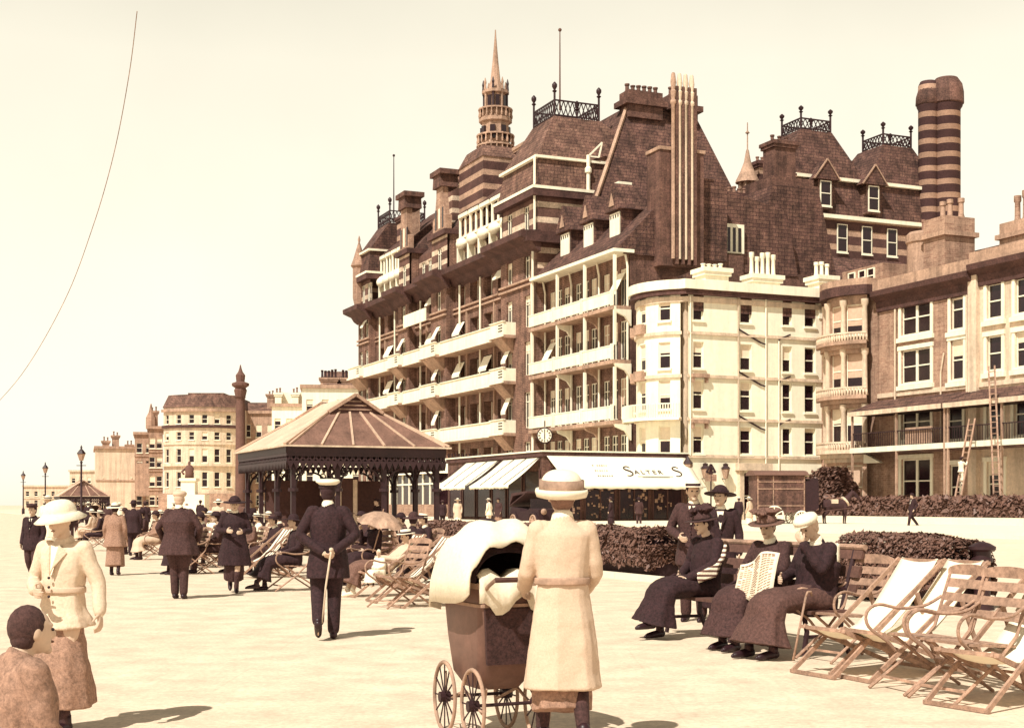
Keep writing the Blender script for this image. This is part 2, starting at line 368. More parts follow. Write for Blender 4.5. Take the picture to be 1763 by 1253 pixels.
# ---- great hipped roof behind the wing
MB().frustum((-32, -13, 3.6, 18.8), 27.0, (-27, -16.4, 8.6, 15.3), 36.8).build('great_roof', M_slate, hotel)
MB().box(-32, -13.2, 4.4, 18.6, .3, 27.2).build('rear_wall', M_brickd, hotel)
MB().bar((-12.9, 3.5, 27.1), (-16.4, 8.5, 36.9), .3, .2).build('roof_hip', M_tan, hotel)
c = MB().box(-17.4, -15.6, 8.2, 11.6, 35.6, 38.0).build('chimney', M_brickd, hotel); pots(c, [(-16.5, 8.5+k*.57) for k in range(6)], 0, 38.0, .7, .24, M_brickd)
MB().box(-17.7, -15.3, 7.8, 12, 36.7, 37.2).build('chimney_cap', M_brickd, c)
c = MB().box(-17.4, -15.6, 12.6, 15.2, 35.6, 38.2).build('chimney', M_brickd, hotel); pots(c, [(-16.5, 12.9+k*.55) for k in range(5)], 0, 38.2, .7, .24, M_brickd)
MB().box(-17.7, -15.3, 12.3, 15.6, 36.7, 37.2).build('chimney_cap', M_brickd, c)
for yy, zz in ((5.6, 28.8), (11.6, 30.2), (13.4, 29)): MB().box(-14.8, -12.6, yy, yy+1.3, zz, zz+.22).build('roof_flashing', M_white, hotel)
# ---- lower rear roofs with the white lantern window
MB().prism([(7.6, 20), (7.6, 25.2), (10, 26.4), (15.4, 25.2), (16.5, 20)], -13, -2, 'x').build('back_roof', M_slate, hotel)
MB().box(-14, -2.1, 8, 19, .3, 20.2).build('back_wall', M_brickd, hotel)
o = MB().box(-2, -1.6, 8.3, 11.1, 21.4, 23.7).build('lantern_window', M_white, hotel)
for k in range(5): MB().box(-1.62, -1.56, 8.55+k*.5, 8.8+k*.5, 21.5, 23.4).build('pane', M_glass, o)
MB().prism([(13, 20), (15, 27.6), (19.5, 27.9), (21.5, 20)], -9, -3.5, 'x').build('back_roof', M_slate, hotel)
MB().box(-8.5, -4.2, 15.4, 19.6, 20, 28.6).build('stack_base', M_brickd, hotel)
chimney(hotel, -6.2, -4.5, 15.9, 18.0, 28.6, 31.6, M_brickd, 1, 3, .6, M_brickd)
chimney(hotel, -12.2, -10.9, 18.6, 20.6, 24, 31.6, M_bandd, 1, 4, .5)
chimney(hotel, -13.4, -12.4, 21.2, 23.2, 24, 31.2, M_bandd, 1, 3, .5)
c = MB().box(-9, -7.6, 13.6, 15.6, 24, 27.8).build('chimney', M_bandd, hotel); pots(c, [(-8.3, 13.9+k*.5) for k in range(4)], 0, 27.8, .6, .2)
# cupola
cu = MB().lathe([(1.5, 22), (1.5, 25.2), (.9, 26.2), (.75, 27.6)], (-9.5, 16.5, 0), 8).build('cupola', M_brickd, hotel, 30)
for k in range(8): MB().box(-.07, .07, -.07, .07, 27.6, 29.2).build('column', M_tan, cu, loc=(-9.5+.72*cos(k*pi/4), 16.5+.72*sin(k*pi/4), 0))
MB().lathe([(.5,27.6),(.5,29.2)], (-9.5,16.5,0), 8).lathe([(1.05, 29.2), (1.0, 29.4), (.6, 30.2), (.3, 31), (.12, 32), (.06, 32.1), (.05, 33.4), (.2, 33.5), (.05, 33.7), (.04, 34.4)], (-9.5, 16.5, 0), 12).build('cupola_roof', M_tan, cu, 40)
# ---- rear block with two crested turret roofs, and the striped round chimney
MB().box(-26, -14, 24, 41, .3, 28.2).build('rear_block', M_bandd, hotel)
MB().box(-13.99, -13.5, 23.6, 39.5, 27.9, 28.25).build('string_course', M_white, hotel)
MB().frustum((-26, -13.9, 23.8, 41), 28.25, (-25, -14.4, 24.2, 40.6), 31.6).build('mansard', M_slate, hotel)
MB().box(-14.5, -14.0, 24.0, 39.6, 31.55, 31.85).build('gutter', M_white, hotel)
MB().frustum((-24, -14.6, 24.0, 41), 31.85, (-20, -18, 26, 40), 34.2).build('ridge_roof', M_slate, hotel)
for y0, y1, e in ((23.4, 32.6, 0), (33.2, 41.6, -.5)):
    yc = (y0+y1)/2
    MB().frustum((-22, -14.3, y0, y1), 31.85, (-19.5, -15.6, yc-1.75, yc+1.75), 36.4+e).build('turret_roof', M_slate, hotel)
    cresting(hotel, -18.8, -15.7, yc-1.65, yc+1.65, 36.4+e, 1.7, M_iron)
chimney(hotel, -19, -18, 31.8, 33.6, 33, 34.6, M_slate, 1, 4, .5, M_iron)
for y in (27.4, 32.8):
    d = MB().box(-15, -13.4, y-.8, y+.8, 28.6, 31.3).build('dormer', M_slatel, hotel)
    MB().prism([(y-1.4, 31.3), (y+1.4, 31.3), (y, 33.1)], -15.6, -13.1, 'x').build('dormer_roof', M_slate, d)
    win(d, -13.4, y-.6, 28.9, 1.2, 2.3, pi/2, 'sash', dep=-.06); MB().bar((-13.05, y-1.45, 31.25), (-13.05, y, 33.15), .12).bar((-13.05, y+1.45, 31.25), (-13.05, y, 33.15), .12).build('bargeboard', M_tan, d)
for y in (29.1, 31.9, 34.8): win(hotel, -13.98, y, 24.9, 1.15, 2.6, pi/2, 'sash', dep=-.06)
MB().frustum((-17, -9, 22.5, 37.5), 20.6, (-16, -13.9, 23.8, 36.4), 24.4).build('lean_to_roof', M_slate, hotel)
MB().box(-15, -10, 23, 37, .3, 20.6).build('lean_to', M_tanb, hotel)
for y in (25.5, 28.6, 30.4): win(hotel, -9.98, y, 18.4, 1.4, 1.7, pi/2, 'sash', dep=-.06)
tw = MB()
for yy, xx, r in ((39.9, -14.2, .95), (41.5, -13.5, 1.3)):
    tw.lathe([(r, 14), (r, 39.3), (r*1.15, 39.6), (r*1.15, 40.2), (r*1.05, 40.4), (r*1.0, 41.6), (r*.8, 42)], (xx, yy, 0), 24)
tw.build('round_chimney', mat('striped_brick', .16, .4, 5, kind='bands', g2=.55, a=1.3, b=.6), hotel, 50)
MB().lathe([(1.6, 14), (1.6, 25.6), (1.35, 26.6)], (-13.3, 41.2, 0), 20).build('chimney_base', M_tanb, hotel, 50)
MB().lathe([(1.4, 39.7), (1.62, 39.85), (1.6, 40.9), (1.45, 41.7), (1.05, 42.3), (.3, 42.5)], (-13.5, 41.5, 0), 24).lathe([(1.0,39.6),(1.2,39.8),(1.15,40.6),(.9,41.4)], (-14.2, 39.9, 0), 16).build('chimney_top', M_brickd, hotel, 50)
# ---- main block
SEC = [(-23, -15.2, 'pav'), (-37, -23, 'log'), (-41.5, -37, 'bay'), (-48.5, -41.5, 'log'), (-52, -48.5, 'bay'), (-62.5, -52, 'log'), (-66.8, -62.5, 'pav')]
for x0, x1, k in SEC:
    y = 0 if k == 'log' else -.9
    holes = []; ws = []
    n = {'pav': 2, 'bay': 1, 'log': max(2, int((x1-x0)/2.9))}[k]
    zl = [(4.0, 2.9), (8.1, 3.1), (12.65, 2.9), (16.8, 2.7), (20.9, 2.3)]
    for z, h in zl:
        for i in range(n):
            wd = 2.2 if k == 'log' else 1.25
            c_ = x0+(x1-x0)*(i+.5)/n
            holes.append((c_-wd/2, c_+wd/2, z, z+h)); ws.append((c_-wd/2, z, wd, h))
    dp = .9 if k == 'log' else .3
    MB().holed(fy(y), x0, x1, .3, 23.8, holes, dp).build('facade_wall', M_brick, hotel)
    if k != 'log':
        MB().box(x0, x0+.02, y, 6, .3, 23.8).box(x1-.02, x1, y, 6, .3, 23.8).build('facade_return', M_brick, hotel)
    for i, (x, z, wd, h) in enumerate(ws):
        q = win(hotel, x, y+dp-.22, z, wd, h, 0, 'tall', R.choice([0, 0, .2, 0, .35, .55]), sill=False)
        if R.random() < (.2 if z > 8 else 0): sunblind(hotel, x+.1, y-.02, z+.9, wd-.2, h-1.0, out=.6)
    # white string lines and piers
    for z in (20.3, 20.75): MB().box(x0-.05, x1+.05, y-.22, y, z, z+.18).build('string_course', M_tan, hotel)
    if k == 'log':
        for i in range(n+1):
            x = x0+(x1-x0)*i/n
            if 0 < i < n:
                MB().box(x-.14, x+.14, y-.16, y, 9.2, 20.3).build('pilaster', M_tan, hotel)
        MB().tube([(x0+2.1, -.3, 23), (x0+2.1, -.3, .5)], .1, 6).build('downpipe', M_white, hotel)
        if x1-x0 > 10: MB().tube([(x0+7.5, -.3, 23), (x0+7.5, -.3, 8)], .09, 6).build('downpipe', M_white, hotel)
    for zf in FL[1:]:
        if k == 'log' and zf > 16 and False: continue
        pr = 1.5 if k == 'log' else 2.1
        if k == 'pav':
            xa, xb = (x0+.4, x0+3.4) if x1 > -30 else (x0-.2, x1)
        else: xa, xb = x0, x1
        o = MB().box(xa-.05, xb+.05, -pr-.1, y, zf-.28, zf-.02).build('balcony', M_tan, hotel)
        MB().box(xa, xb, -pr, -pr+.12, zf-.02, zf+1.12).box(xa, xa+.12, -pr+.12, y, zf-.02, zf+1.1).box(xb-.12, xb, -pr+.12, y, zf-.02, zf+1.1).build('balcony_panel', M_white, o)
        MB().box(xa-.1, xb+.1, -pr-.1, -pr+.16, zf+1.12, zf+1.2).box(xa-.12, xb+.12, -pr-.16, -pr-.02, zf-.2, zf-.02).build('balcony_rail', M_white, o)
        if k != 'log':
            q = MB()
            for zz in (.3, .55, .8): q.box(xb-1.1, xb-.2, -pr-.04, -pr, zf+zz, zf+zz+.08)
            q.build('balcony_lattice', M_iron, o)
            MB().prism([(y, zf-.281), (-pr, zf-.281), (-pr+.3, zf-.6), (y, zf-1.5)], xa+.5, xb-.5, 'x').build('bracket', M_tan, o)
# small extra upper balcony band (third of the bays)
MB().box(-48.5, -41.5, -1.5, -1.4, 20.3, 21.6).build('balcony_panel', M_white, hotel)
# great cornice
for x0, x1, k in SEC:
    y = 0 if k == 'log' else -.9
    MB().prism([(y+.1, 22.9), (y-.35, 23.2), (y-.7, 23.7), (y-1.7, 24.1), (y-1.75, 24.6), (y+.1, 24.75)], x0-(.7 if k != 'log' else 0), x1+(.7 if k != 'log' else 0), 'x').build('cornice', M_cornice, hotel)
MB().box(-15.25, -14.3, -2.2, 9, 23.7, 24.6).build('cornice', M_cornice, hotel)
MB().box(-15.6, -15.19, -.8, 9, 20, 28.2).build('flank_wall', M_band, hotel)
# attic storeys
for x0, x1, k in SEC:
    y = .3 if k == 'log' else -.8
    if k == 'log' and x1-x0 > 10:
        n = 5; bw_ = (x1-x0)/n; o = MB().box(x0, x1, y+1.2, y+1.4, 24.6, 30.4).build('loggia_wall', M_brickd, hotel)
        for i in range(n):
            a = x0+i*bw_
            # lower tier: white drapes between piers with round heads
            p = MB().box(a, a+.45, y-.1, y+.4, 24.7, 27.3)
            arc = [(a+.45, 27.7), (a+.45, 26.6)]+[(a+.45+(bw_-.45)*(1-cos(t))/2, 26.6+.8*sin(t)) for t in [pi*j/8 for j in range(1, 8)]]+[(a+bw_, 26.6), (a+bw_, 27.7)]
            p.prism(arc, y, y+.35); p.build('arcade', M_white, o)
            MB().prism([(a+.5, 24.75), (a+1.25, 24.75), (a+.95, 26.5), (a+.5, 26.9)], y+.4, y+.5).build('curtain', M_lin, o)
            MB().ball((a+bw_*.55, y-.15, 27.2), (bw_*.38, .5, .55)).build('awning', M_awn, o, True)
            # upper tier: colonnade
            MB().lathe([(.2, 27.9), (.16, 28.1), (.16, 29.7), (.24, 29.9)], (a+.3, y+.2, 0), 8).lathe([(.14, 27.9), (.12, 29.9)], (a+bw_*.5+.2, y+.25, 0), 8).build('column', M_white, o, 40)
            MB().box(a+.25, a+bw_-.1, y-.05, y+.3, 29.9, 30.25).build('lintel', M_white, o)
        MB().box(x0, x1, y-.15, y+.5, 27.7, 27.9).build('loggia_sill', M_white, o)
        MB().frustum((x0, x1, y, 16), 30.3, (x0, x1, 6.5, 9), 35.6).build('main_roof', M_slate, hotel)
    elif k == 'log':
        MB().holed(fy(y), x0, x1, 24.6, 28, [(x0+.8+i*2, x0+1.9+i*2, 25.1, 27.2) for i in range(3)]).build('attic_wall', M_band, hotel)
        for i in range(3): win(hotel, x0+.8+i*2, y, 25.1, 1.1, 2.1, 0, 'tall', sill=False)
        MB().frustum((x0, x1, y, 16), 28, (x0, x1, 6, 9), 33.4).build('main_roof', M_slate, hotel)
    elif k == 'pav':
        n = 2
        hl = [(x0+1.2+i*(x1-x0)/2.1, x0+2.3+i*(x1-x0)/2.1, 25.2, 27.3) for i in range(n)]
        MB().holed(fy(y), x0, x1, 24.6, 28, hl).build('attic_wall', M_band, hotel)
        for h in hl: win(hotel, h[0], y, h[2], 1.1, 2.1, 0, 'tall', sill=False)
        MB().box(x0, x0+.3, y, 10, 24.6, 28).build('attic_return', M_band, hotel)
        MB().box(x0-.5, x1+.5, y-.6, 10, 27.7, 28.3).build('cornice', M_cornice, hotel)
        MB().box(x0-.55, x1+.55, y-.66, 10, 28.3, 28.55).build('gutter', M_white, hotel)
        MB().frustum((x0-.2, x1+.2, y-.3, 12), 28.55, (x0+.2, x1-.1, y+.1, 11.6), 31.0).build('mansard', M_slatel if x1 > -30 else M_slate, hotel)
        MB().box(x0-.1, x1+.2, y-.25, 11.7, 31.0, 31.22).build('gutter', M_white, hotel)
        xm = (x0+x1)/2
        MB().frustum((x0, x1, y, 11.6), 31.2, (xm-2.3, xm+2.3, 1.5, 6.0), 35.2 if x1 > -30 else 34.4).build('turret_roof', M_slatel if x1 > -30 else M_slate, hotel)
        cresting(hotel, xm-2.2, xm+2.2, 1.6, 5.9, 35.2 if x1 > -30 else 34.4, 2.3, M_iron)
    else:
        xm = (x0+x1)/2
        MB().holed(fy(y), x0, x1, 24.6, 28.4, [(xm-.6, xm+.6, 25.1, 27.3)]).build('attic_wall', M_band, hotel)
        win(hotel, xm-.6, y, 25.1, 1.2, 2.2, 0, 'tall', sill=False)
        MB().box(x0, x1, y+.3, 8, 24.6, 28.4).build('attic_block', M_brick, hotel)
        MB().box(x0-.3, x1+.3, y-.4, 8, 28.4, 28.9).build('cornice', M_cornice, hotel)
        # stepped stone gable
        gp = [(x0+.3, 28.9), (x1-.3, 28.9), (x1-.3, 30.4), (x1-.9, 30.6), (xm+.9, 32.6), (xm+.9, 33.4), (xm-.9, 33.4), (xm-.9, 32.6), (x0+.9, 30.6), (x0+.3, 30.4)]
        g = MB().prism(gp, y, y+.6).build('gable', M_tanb, hotel)
        MB().prism([(xm-1.2, 33.4), (xm+1.2, 33.4), (xm+1.0, 34.6), (xm-1.0, 34.6)], y-.3, y+1.6).box(xm-1.5, xm+1.5, y-.5, y+1.8, 34.6, 35.1).build('gable_top', M_brickd, g)
        for q in (-1, 0, 1): MB().box(xm+q*1.0-.16, xm+q*1.0+.16, y-.05, y+.05, 29.3, 31.3).build('slit_window', M_glass if q else M_white, g)
        MB().frustum((x0, x1, y+.6, 9), 28.9, (xm-.1, xm+.1, 4, 8), 33).build('gable_roof', M_slate, hotel)
MB().tube([(-15.12, -1.1, 31), (-15.12, -1.1, 24.8)], .11, 6).build('downpipe', M_white, hotel)
MB().tube([(-15.3, -1.2, 23), (-15.3, -1.2, 1)], .11, 6).build('downpipe', M_white, hotel)
o = MB().tube([(-14.95, 3.9, 31.6), (-14.95, 3.9, 28.4)], .17, 8).build('rainwater_pipe', M_white, hotel)
MB().lathe([(.17, 0), (.3, .1), (.3, .45), (.17, .6)], (-14.95, 3.9, 30), 10).build('rainwater_head', M_white, o)
MB().bar((-14.95, 3.9, 31.5), (-14.9, 5.2, 32.8), .14).bar((-14.9, 5.2, 32.8), (-14.9, 4.9, 31.5), .12).bar((-14.95, 3.9, 31.5), (-14.9, 4.9, 31.5), .12).build('roof_bracket', M_white, hotel)
chimney(hotel, -27.6, -24.5, 2.5, 4.4, 29, 35.0, M_bandd, 3, 1, .6)
chimney(hotel, -33, -30.6, 5.5, 7.2, 31, 36.3, M_band, 3, 1, .6)
chimney(hotel, -60.5, -58.6, 1.8, 3.5, 30, 34.5, M_bandd, 3, 1, .7)
chimney(hotel, -46.5, -43.5, 2.2, 4, 31, 35.4, M_band, 4, 1, .7)
chimney(hotel, -55.5, -53.6, .6, 2.2, 29.5, 36.0, M_tanb, 1, 1, .4)
MB().lathe([(.5, 24.8), (.75, 26), (.75, 29.5), (1.0, 29.8), (.7, 30.6), (.1, 32.6), (.16, 32.9), (.04, 33.4)], (-66.5, -.9, 0), 10).build('corner_turret', M_tanb, hotel, 30)
# flagpoles of the roof
for u, v0, v1, Y in ((678, 268, 380, 168), (964, 52, 190, 123)):
    p = A0; q0 = at(u, v1, Y); q1 = at(u, v0, Y)
    rl = lambda q: Matrix.Rotation(-RZ, 3, 'Z') @ (q-A0)
    f = MB().tube([rl(q0), rl(q1)], [.09, .05], 6); f.ball(rl(q1), .16); f.build('flagpole', M_bronze if u > 800 else M_iron, hotel)
# spire turret
sc_ = Matrix.Rotation(-RZ, 3, 'Z') @ (at(853, 868, 138)-A0); sx_, sy_ = sc_.x, sc_.y; k_ = 138/FO; zz = lambda v: CH+(VH-v)*k_
tr = MB().lathe([(1.9, zz(330)), (1.9, zz(268)), (1.45, zz(252)), (1.4, zz(215)), (1.45, zz(213))], (sx_, sy_, 0), 8).build('spire_turret', M_tan, hotel, 30)
MB().lathe([(1.45, zz(214)), (1.65, zz(212)), (1.65, zz(206)), (1.3, zz(205)), (1.32, zz(192)), (1.05, zz(190)), (1.02, zz(165)), (1.35, zz(163)), (1.35, zz(158)), (.85, zz(156)), (.5, zz(140)), (.3, zz(108)), (.16, zz(80)), (.08, zz(62)), (.05, zz(52))], (sx_, sy_, 0), 10).build('spire', M_tan, tr, 30)
for k in range(8):
    a = k*pi/4+.2
    MB().lathe([(.12, zz(192)), (.12, zz(166)), (.2, zz(163))], (sx_+1.15*cos(a), sy_+1.15*sin(a), 0), 6).lathe([(.14, zz(158)), (.1, zz(150)), (.14, zz(146)), (.03, zz(138))], (sx_+1.22*cos(a), sy_+1.22*sin(a), 0), 6).build('pinnacle', M_iron if k % 2 else M_tan, tr)
    MB().box(-.26, .26, -.1, .1, zz(244), zz(221)).build('slit_window', M_glass, tr, loc=(sx_+1.4*cos(a), sy_+1.4*sin(a), 0), rz=a+pi/2)
    MB().box(-.2, .2, -.1, .1, zz(187), zz(168)).build('slit_window', M_glass, tr, loc=(sx_+1.0*cos(a+.39), sy_+1.0*sin(a+.39), 0), rz=a+.39+pi/2)
for v in (205, 250, 268):
    q = MB(); rr = 1.6 if v == 205 else 1.78
    for k in range(20): q.lathe([(.09, 0), (.13, .25), (.07, .5), (.1, .75)], (sx_+rr*cos(k*pi/10), sy_+rr*sin(k*pi/10), zz(v)), 5)
    q.lathe([(rr+.12, zz(v)+.75), (rr+.12, zz(v)+.9), (rr-.15, zz(v)+.9), (rr-.15, zz(v)+.75)], (sx_, sy_, 0), 16)
    q.build('balustrade', M_tan, tr)
MB().box(sx_-3.2, sx_+3.2, sy_-2.6, sy_+2.6, 26, zz(285)).build('turret_base', M_bandd, hotel)
MB().frustum((sx_-3.3, sx_+3.3, sy_-2.7, sy_+2.7), zz(285), (sx_-2.2, sx_+2.2, sy_-2.2, sy_+2.2), zz(262)).build('turret_roof', M_slatel, hotel)
# hanging clock on the wing
ck = MB().lathe([(.62, 0), (.66, .05), (.66, .28), (.62, .33)], (0,0,0), 24)
o = ck.build('clock', M_iron, hotel, 40, (-10.4, -2.3, 7.1)); o.rotation_euler = (pi/2, 0, radians(62))
f = MB().lathe([(.56, .331), (.56, .345)], (0,0,0), 24).build('clock_face', M_white, o)
q = MB()
for k in range(12): q.bar((.36*cos(k*pi/6), .36*sin(k*pi/6), .36), (.52*cos(k*pi/6), .52*sin(k*pi/6), .36), .07)
q.bar((0,-.1,.37), (0,.42,.37), .06); q.bar((0,.05,.37), (0,-.3,.37), .07); q.build('clock_hands', M_iron, o)
MB().bar((0, .7, .15), (0, 1.2, .15), .1).build('clock_bracket', M_iron, o)
# conservatory lobby on the street front, arcade base
MB().box(-66.8, -15.2, -1.1, -.95, .3, 3.6).build('plinth_wall', M_tanb, hotel)
# ================================================================ white corner building
C0 = V((12.28, 97.1, 0))
wb = thing('corner_building', 'white stuccoed corner building with a bow front and plain sunlit side wall', 'building', C0, RZ)
rows = [(14.35, 1.75), (11.0, 1.85), (8.15, 2.05), (5.05, 1.95)]; cols = [(.4, .85), (4.25, .95), (7.8, .8), (9.7, .95)]
hs = [(y, y+w_, z, z+h) for z, h in rows for y, w_ in cols]
MB().holed(fx(0), 0, 11.35, .3, 16.2, hs+[(4.4, 6.0, .4, 3.8), (6.5, 7.5, .4, 3.6), (8.8, 10.6, 1.0, 3.6)], .3).build('side_wall', M_stucco, wb)
for j, (z, h) in enumerate(rows):
    for i, (y, w_) in enumerate(cols): win(wb, 0, y, z, w_, h, pi/2, 'sash', R.choice([.55, .4, .5]) if i == 0 else R.choice([0, .15, .3, 0, .5]), dep=.24)
    if j > 1: MB().box(.0, .4, .15, 1.5, z+h+.15, z+h+.4).box(.0, .3, .2, .35, z+h-.2, z+h+.15).box(0, .3, 1.3, 1.45, z+h-.2, z+h+.15).build('window_hood', M_tan, wb)
for x, y, w_, z, h in ((0, 4.4, 1.6, .4, 3.4), (0, 6.5, 1.0, .4, 3.2), (0, 8.8, 1.8, 1.0, 2.6)): win(wb, x, y, z, w_, h, pi/2, 'cross', sill=False, dep=.24)
MB().box(0, .35, 4.0, 4.35, .3, 3.9).box(0, .35, 6.05, 6.4, .3, 3.9).box(0, .55, 3.8, 6.6, 3.9, 4.4).build('porch', M_cream, wb)
# bow front
RB, CXB, HB = 3.5, -3.2, 1.9
angs = math.asin(2.85/RB); CYB = -HB+RB
def fb(a, b_, d): return (CXB+(RB-d)*sin(a), CYB-(RB-d)*cos(a), b_)
hb = []
for z, h in rows:
    for a in (-.62, 0, .62): hb.append((a-.13, a+.13, z, z+h))
MB().holed(fb, -angs, angs, .3, 16.2, hb, .25, 28).build('bow_front', M_stucco, wb)
for (a, b_, z, z2) in hb:
    am = (a+b_)/2; p = fb(am, z, 0); wd = 2*RB*.13
    win(wb, p[0]-wd/2*cos(am), p[1]-wd/2*sin(am), z, wd, z2-z, am, 'sash', R.choice([.55, .4, .6]), dep=.2)
for z in (13.35, 10.35, 7.35, 4.75):
    m_ = MB().holed(lambda a, b_, d: fb(a, b_, d-.16), -angs-.03, angs+.03, z, z+.22, [], 0, 28)
    m_.holed(lambda a, d, b_: fb(a, z+.22, -.16+d), -angs-.03, angs+.03, 0, .3, [], 0, 28)
    m_.holed(lambda a, d, b_: fb(a, z, -.16+d), -angs-.03, angs+.03, 0, .3, [], 0, 28)
    m_.box(0, .16, -.1, 11.3, z, z+.12).box(0, .1, -.1, 11.3, z+.12, z+.22).build('string_course', M_cream, wb)
for z, e0, e1, m_ in ((15.62, -.1, -.1, M_cream), (16.1, -.45, -.3, M_cornice), (16.45, -.6, -.5, M_cream)):
    q = MB()
    n = 28; P0 = [fb(-angs+2*angs*i/n, 0, e0)[:2] for i in range(n+1)]
    pl = [(-6.5, e0)]+P0+[(-e0, e0), (-e0, 11.3), (-6.5, 11.3)]
    q.prism(pl, z, z+(.36 if z < 16.4 else .65), 'z'); q.build('cornice' if z < 16.4 else 'parapet', m_ if z < 16.4 else M_white, wb)
MB().box(-6.5, -.02, .4, 11.3, 15, 16.6).build('flat_roof', M_slate, wb)
MB().box(-6.5, -.4, -.02, .5, .3, 16.0).build('front_wall', M_cream, wb)
o = MB().holed(lambda a, d, b_: fb(a, 7.5+b_*0, -1.0+d), -angs, angs, 0, 1.1, [], 0, 28).build('bow_balcony', M_white, wb)
q = MB().holed(lambda a, b_, d: fb(a, b_, -1.0), -angs, angs, 7.35, 7.62, [], 0, 28)
q.holed(lambda a, b_, d: fb(a, b_, -1.0), -angs, angs, 8.45, 8.53, [], 0, 28)
for i in range(46): p = fb(-angs+2*angs*i/45, 0, -1.0); q.bar((p[0], p[1], 7.6), (p[0], p[1], 8.5), .06)
q.build('balcony_railing', M_white, o)
for z in (13.9, 10.6):
    for a in (-.62, 0):
        p = fb(a, z, -.22); MB().box(-.55, .55, -.2, .2, -.35, .35).build('window_box', M_tan, wb, loc=p, rz=a)
for y, z0, z1 in ((.1, 4.9, 16), (4.0, .4, 16.4), (6.3, .4, 16.1), (7.4, .4, 13.2)):
    MB().tube([(.12, y, z1), (.12, y, z0)], .055, 6).build('downpipe', M_white if y != 4.0 else M_cream, wb)
for z in (13.2, 10.2, 7.1): MB().tube([(.1, 4.0, z+.7), (.1, 5.9, z-.2), (.1, 6.3, z-.3)], .06, 6).tube([(.1, 8.4, z+.5), (.1, 7.6, z+.2), (.1, 7.4, z)], .06, 6).build('waste_pipe', M_iron, wb)
chimney(wb, -1.6, -.2, 1.5, 3.4, 16, 18.1, M_white, 1, 4, .4, M_white, M_white)
chimney(wb, -1.4, -.3, 5.5, 7.8, 16, 17.9, M_white, 1, 5, 1.5, M_white, M_white)
chimney(wb, -1.3, .1, 10.9, 12.3, 15, 18.1, M_white, 1, 3, 1.1, M_white, M_white)
MB().prism([(0, 16.6), (3, 16.6), (2.6, 18.5), (-.5, 17.2)], -4, -3.8, 'x').build('roof_skylight', M_slate, wb)
MB().box(.02, .1, 1.6, 1.9, 3.2, 4.2).build('wall_sign', M_iron, wb)
# ================================================================ terrace houses
P0_ = V((22.57, 101.5, 0))
bh = thing('bow_house', 'tan stone house with a columned bow bay and decorated balconies', 'house', P0_, RZ)
RB2 = 3.0; CX2 = 3.75; ang2 = math.asin(2.25/RB2); CY2 = -1.6+RB2
def fb2(a, b_, d): return (CX2+(RB2-d)*sin(a), CY2-(RB2-d)*cos(a), b_)
hb = []
for z, h in ((13.2, 2.1), (9.5, 2.5), (5.75, 2.5), (1.2, 3.0)):
    for a in (-.52, .02, .54): hb.append((a-.2, a+.2, z, z+h))
MB().holed(fb2, -ang2, ang2, .3, 16.2, hb, .3, 28).build('bow_bay', M_tan, bh)
for (a, b_, z, z2) in hb:
    am = (a+b_)/2; p = fb2(am, z, 0); wd = 2*RB2*.2
    win(bh, p[0]-wd/2*cos(am), p[1]-wd/2*sin(am), z, wd, z2-z, am, 'sash', R.choice([.5, .45, .7]) if z > 3 else .72, dep=.25)
for z in (12.6, 8.85, 5.1):
    q = MB()
    for dz, e, hh in ((-.7, -.2, .3), (-.4, -.45, .3), (-.1, -.75, .25)):
        pl = [fb2(-ang2+2*ang2*i/24, 0, e)[:2] for i in range(25)]
        q.prism(pl, z+dz, z+dz+hh, 'z')
    o = q.build('bay_cornice', M_tan if z > 6 else M_cream, bh)
    q = MB()
    for i in range(30): p = fb2(-ang2+2*ang2*i/29, 0, -.68); q.lathe([(.05, 0), (.09, .2), (.05, .45)], (p[0], p[1], z+.15), 5)
    pl = [fb2(-ang2+2*ang2*i/24, 0, -.76)[:2] for i in range(25)]+[fb2(ang2-2*ang2*i/24, 0, -.58)[:2] for i in range(25)]
    q.prism(pl, z+.6, z+.72, 'z'); q.build('balustrade', M_cream, o)
for z, h in ((12.7, 2.9), (9.0, 3.2), (5.2, 3.2)):
    for a in (-.78, -.26, .3, .8):
        p = fb2(a, 0, -.12); MB().lathe([(.26, 0), (.2, .2), (.17, h-.5), (.26, h-.3), (.28, h)], (p[0], p[1], z), 10).build('column', M_cream, bh, 40)
MB().box(-.1, 6.4, -.02, 9, .3, 16.1).build('house_wall', M_tanb, bh)
pl = [fb2(-ang2+2*ang2*i/24, 0, -.5)[:2] for i in range(25)]
MB().prism([(-.2, .1)]+pl+[(6.4, .1), (6.4, 9), (-.2, 9)], 15.9, 16.55, 'z').build('cornice', M_cornice, bh)
MB().prism([(-.2, .1)]+pl+[(6.4, .1), (6.4, 9), (-.2, 9)], 16.551, 17.0, 'z').build('parapet', M_tan, bh)
MB().box(.4, 5, 1.5, 8, 17, 18.4).build('attic', M_tanb, bh)
for x in (1.2, 2.4, 3.4): win(bh, x, 1.5, 17.1, .8, 1.1, 0, 'sash', sill=False, dep=-.06)
c = MB().lathe([(1.1, 15), (1.1, 19.2), (1.2, 19.3), (1.2, 19.8), (1.0, 20)], (8.1, 2.5, 0), 14).build('chimney', M_tan, bh, 40); pots(c, [(8.1, 2.5)], 0, 20, .8)
MB().prism([(6.4, 5.0), (6.4, 4.3), (8.2, 4.3)], -1.2, -.9).build('awning', M_awn, bh)
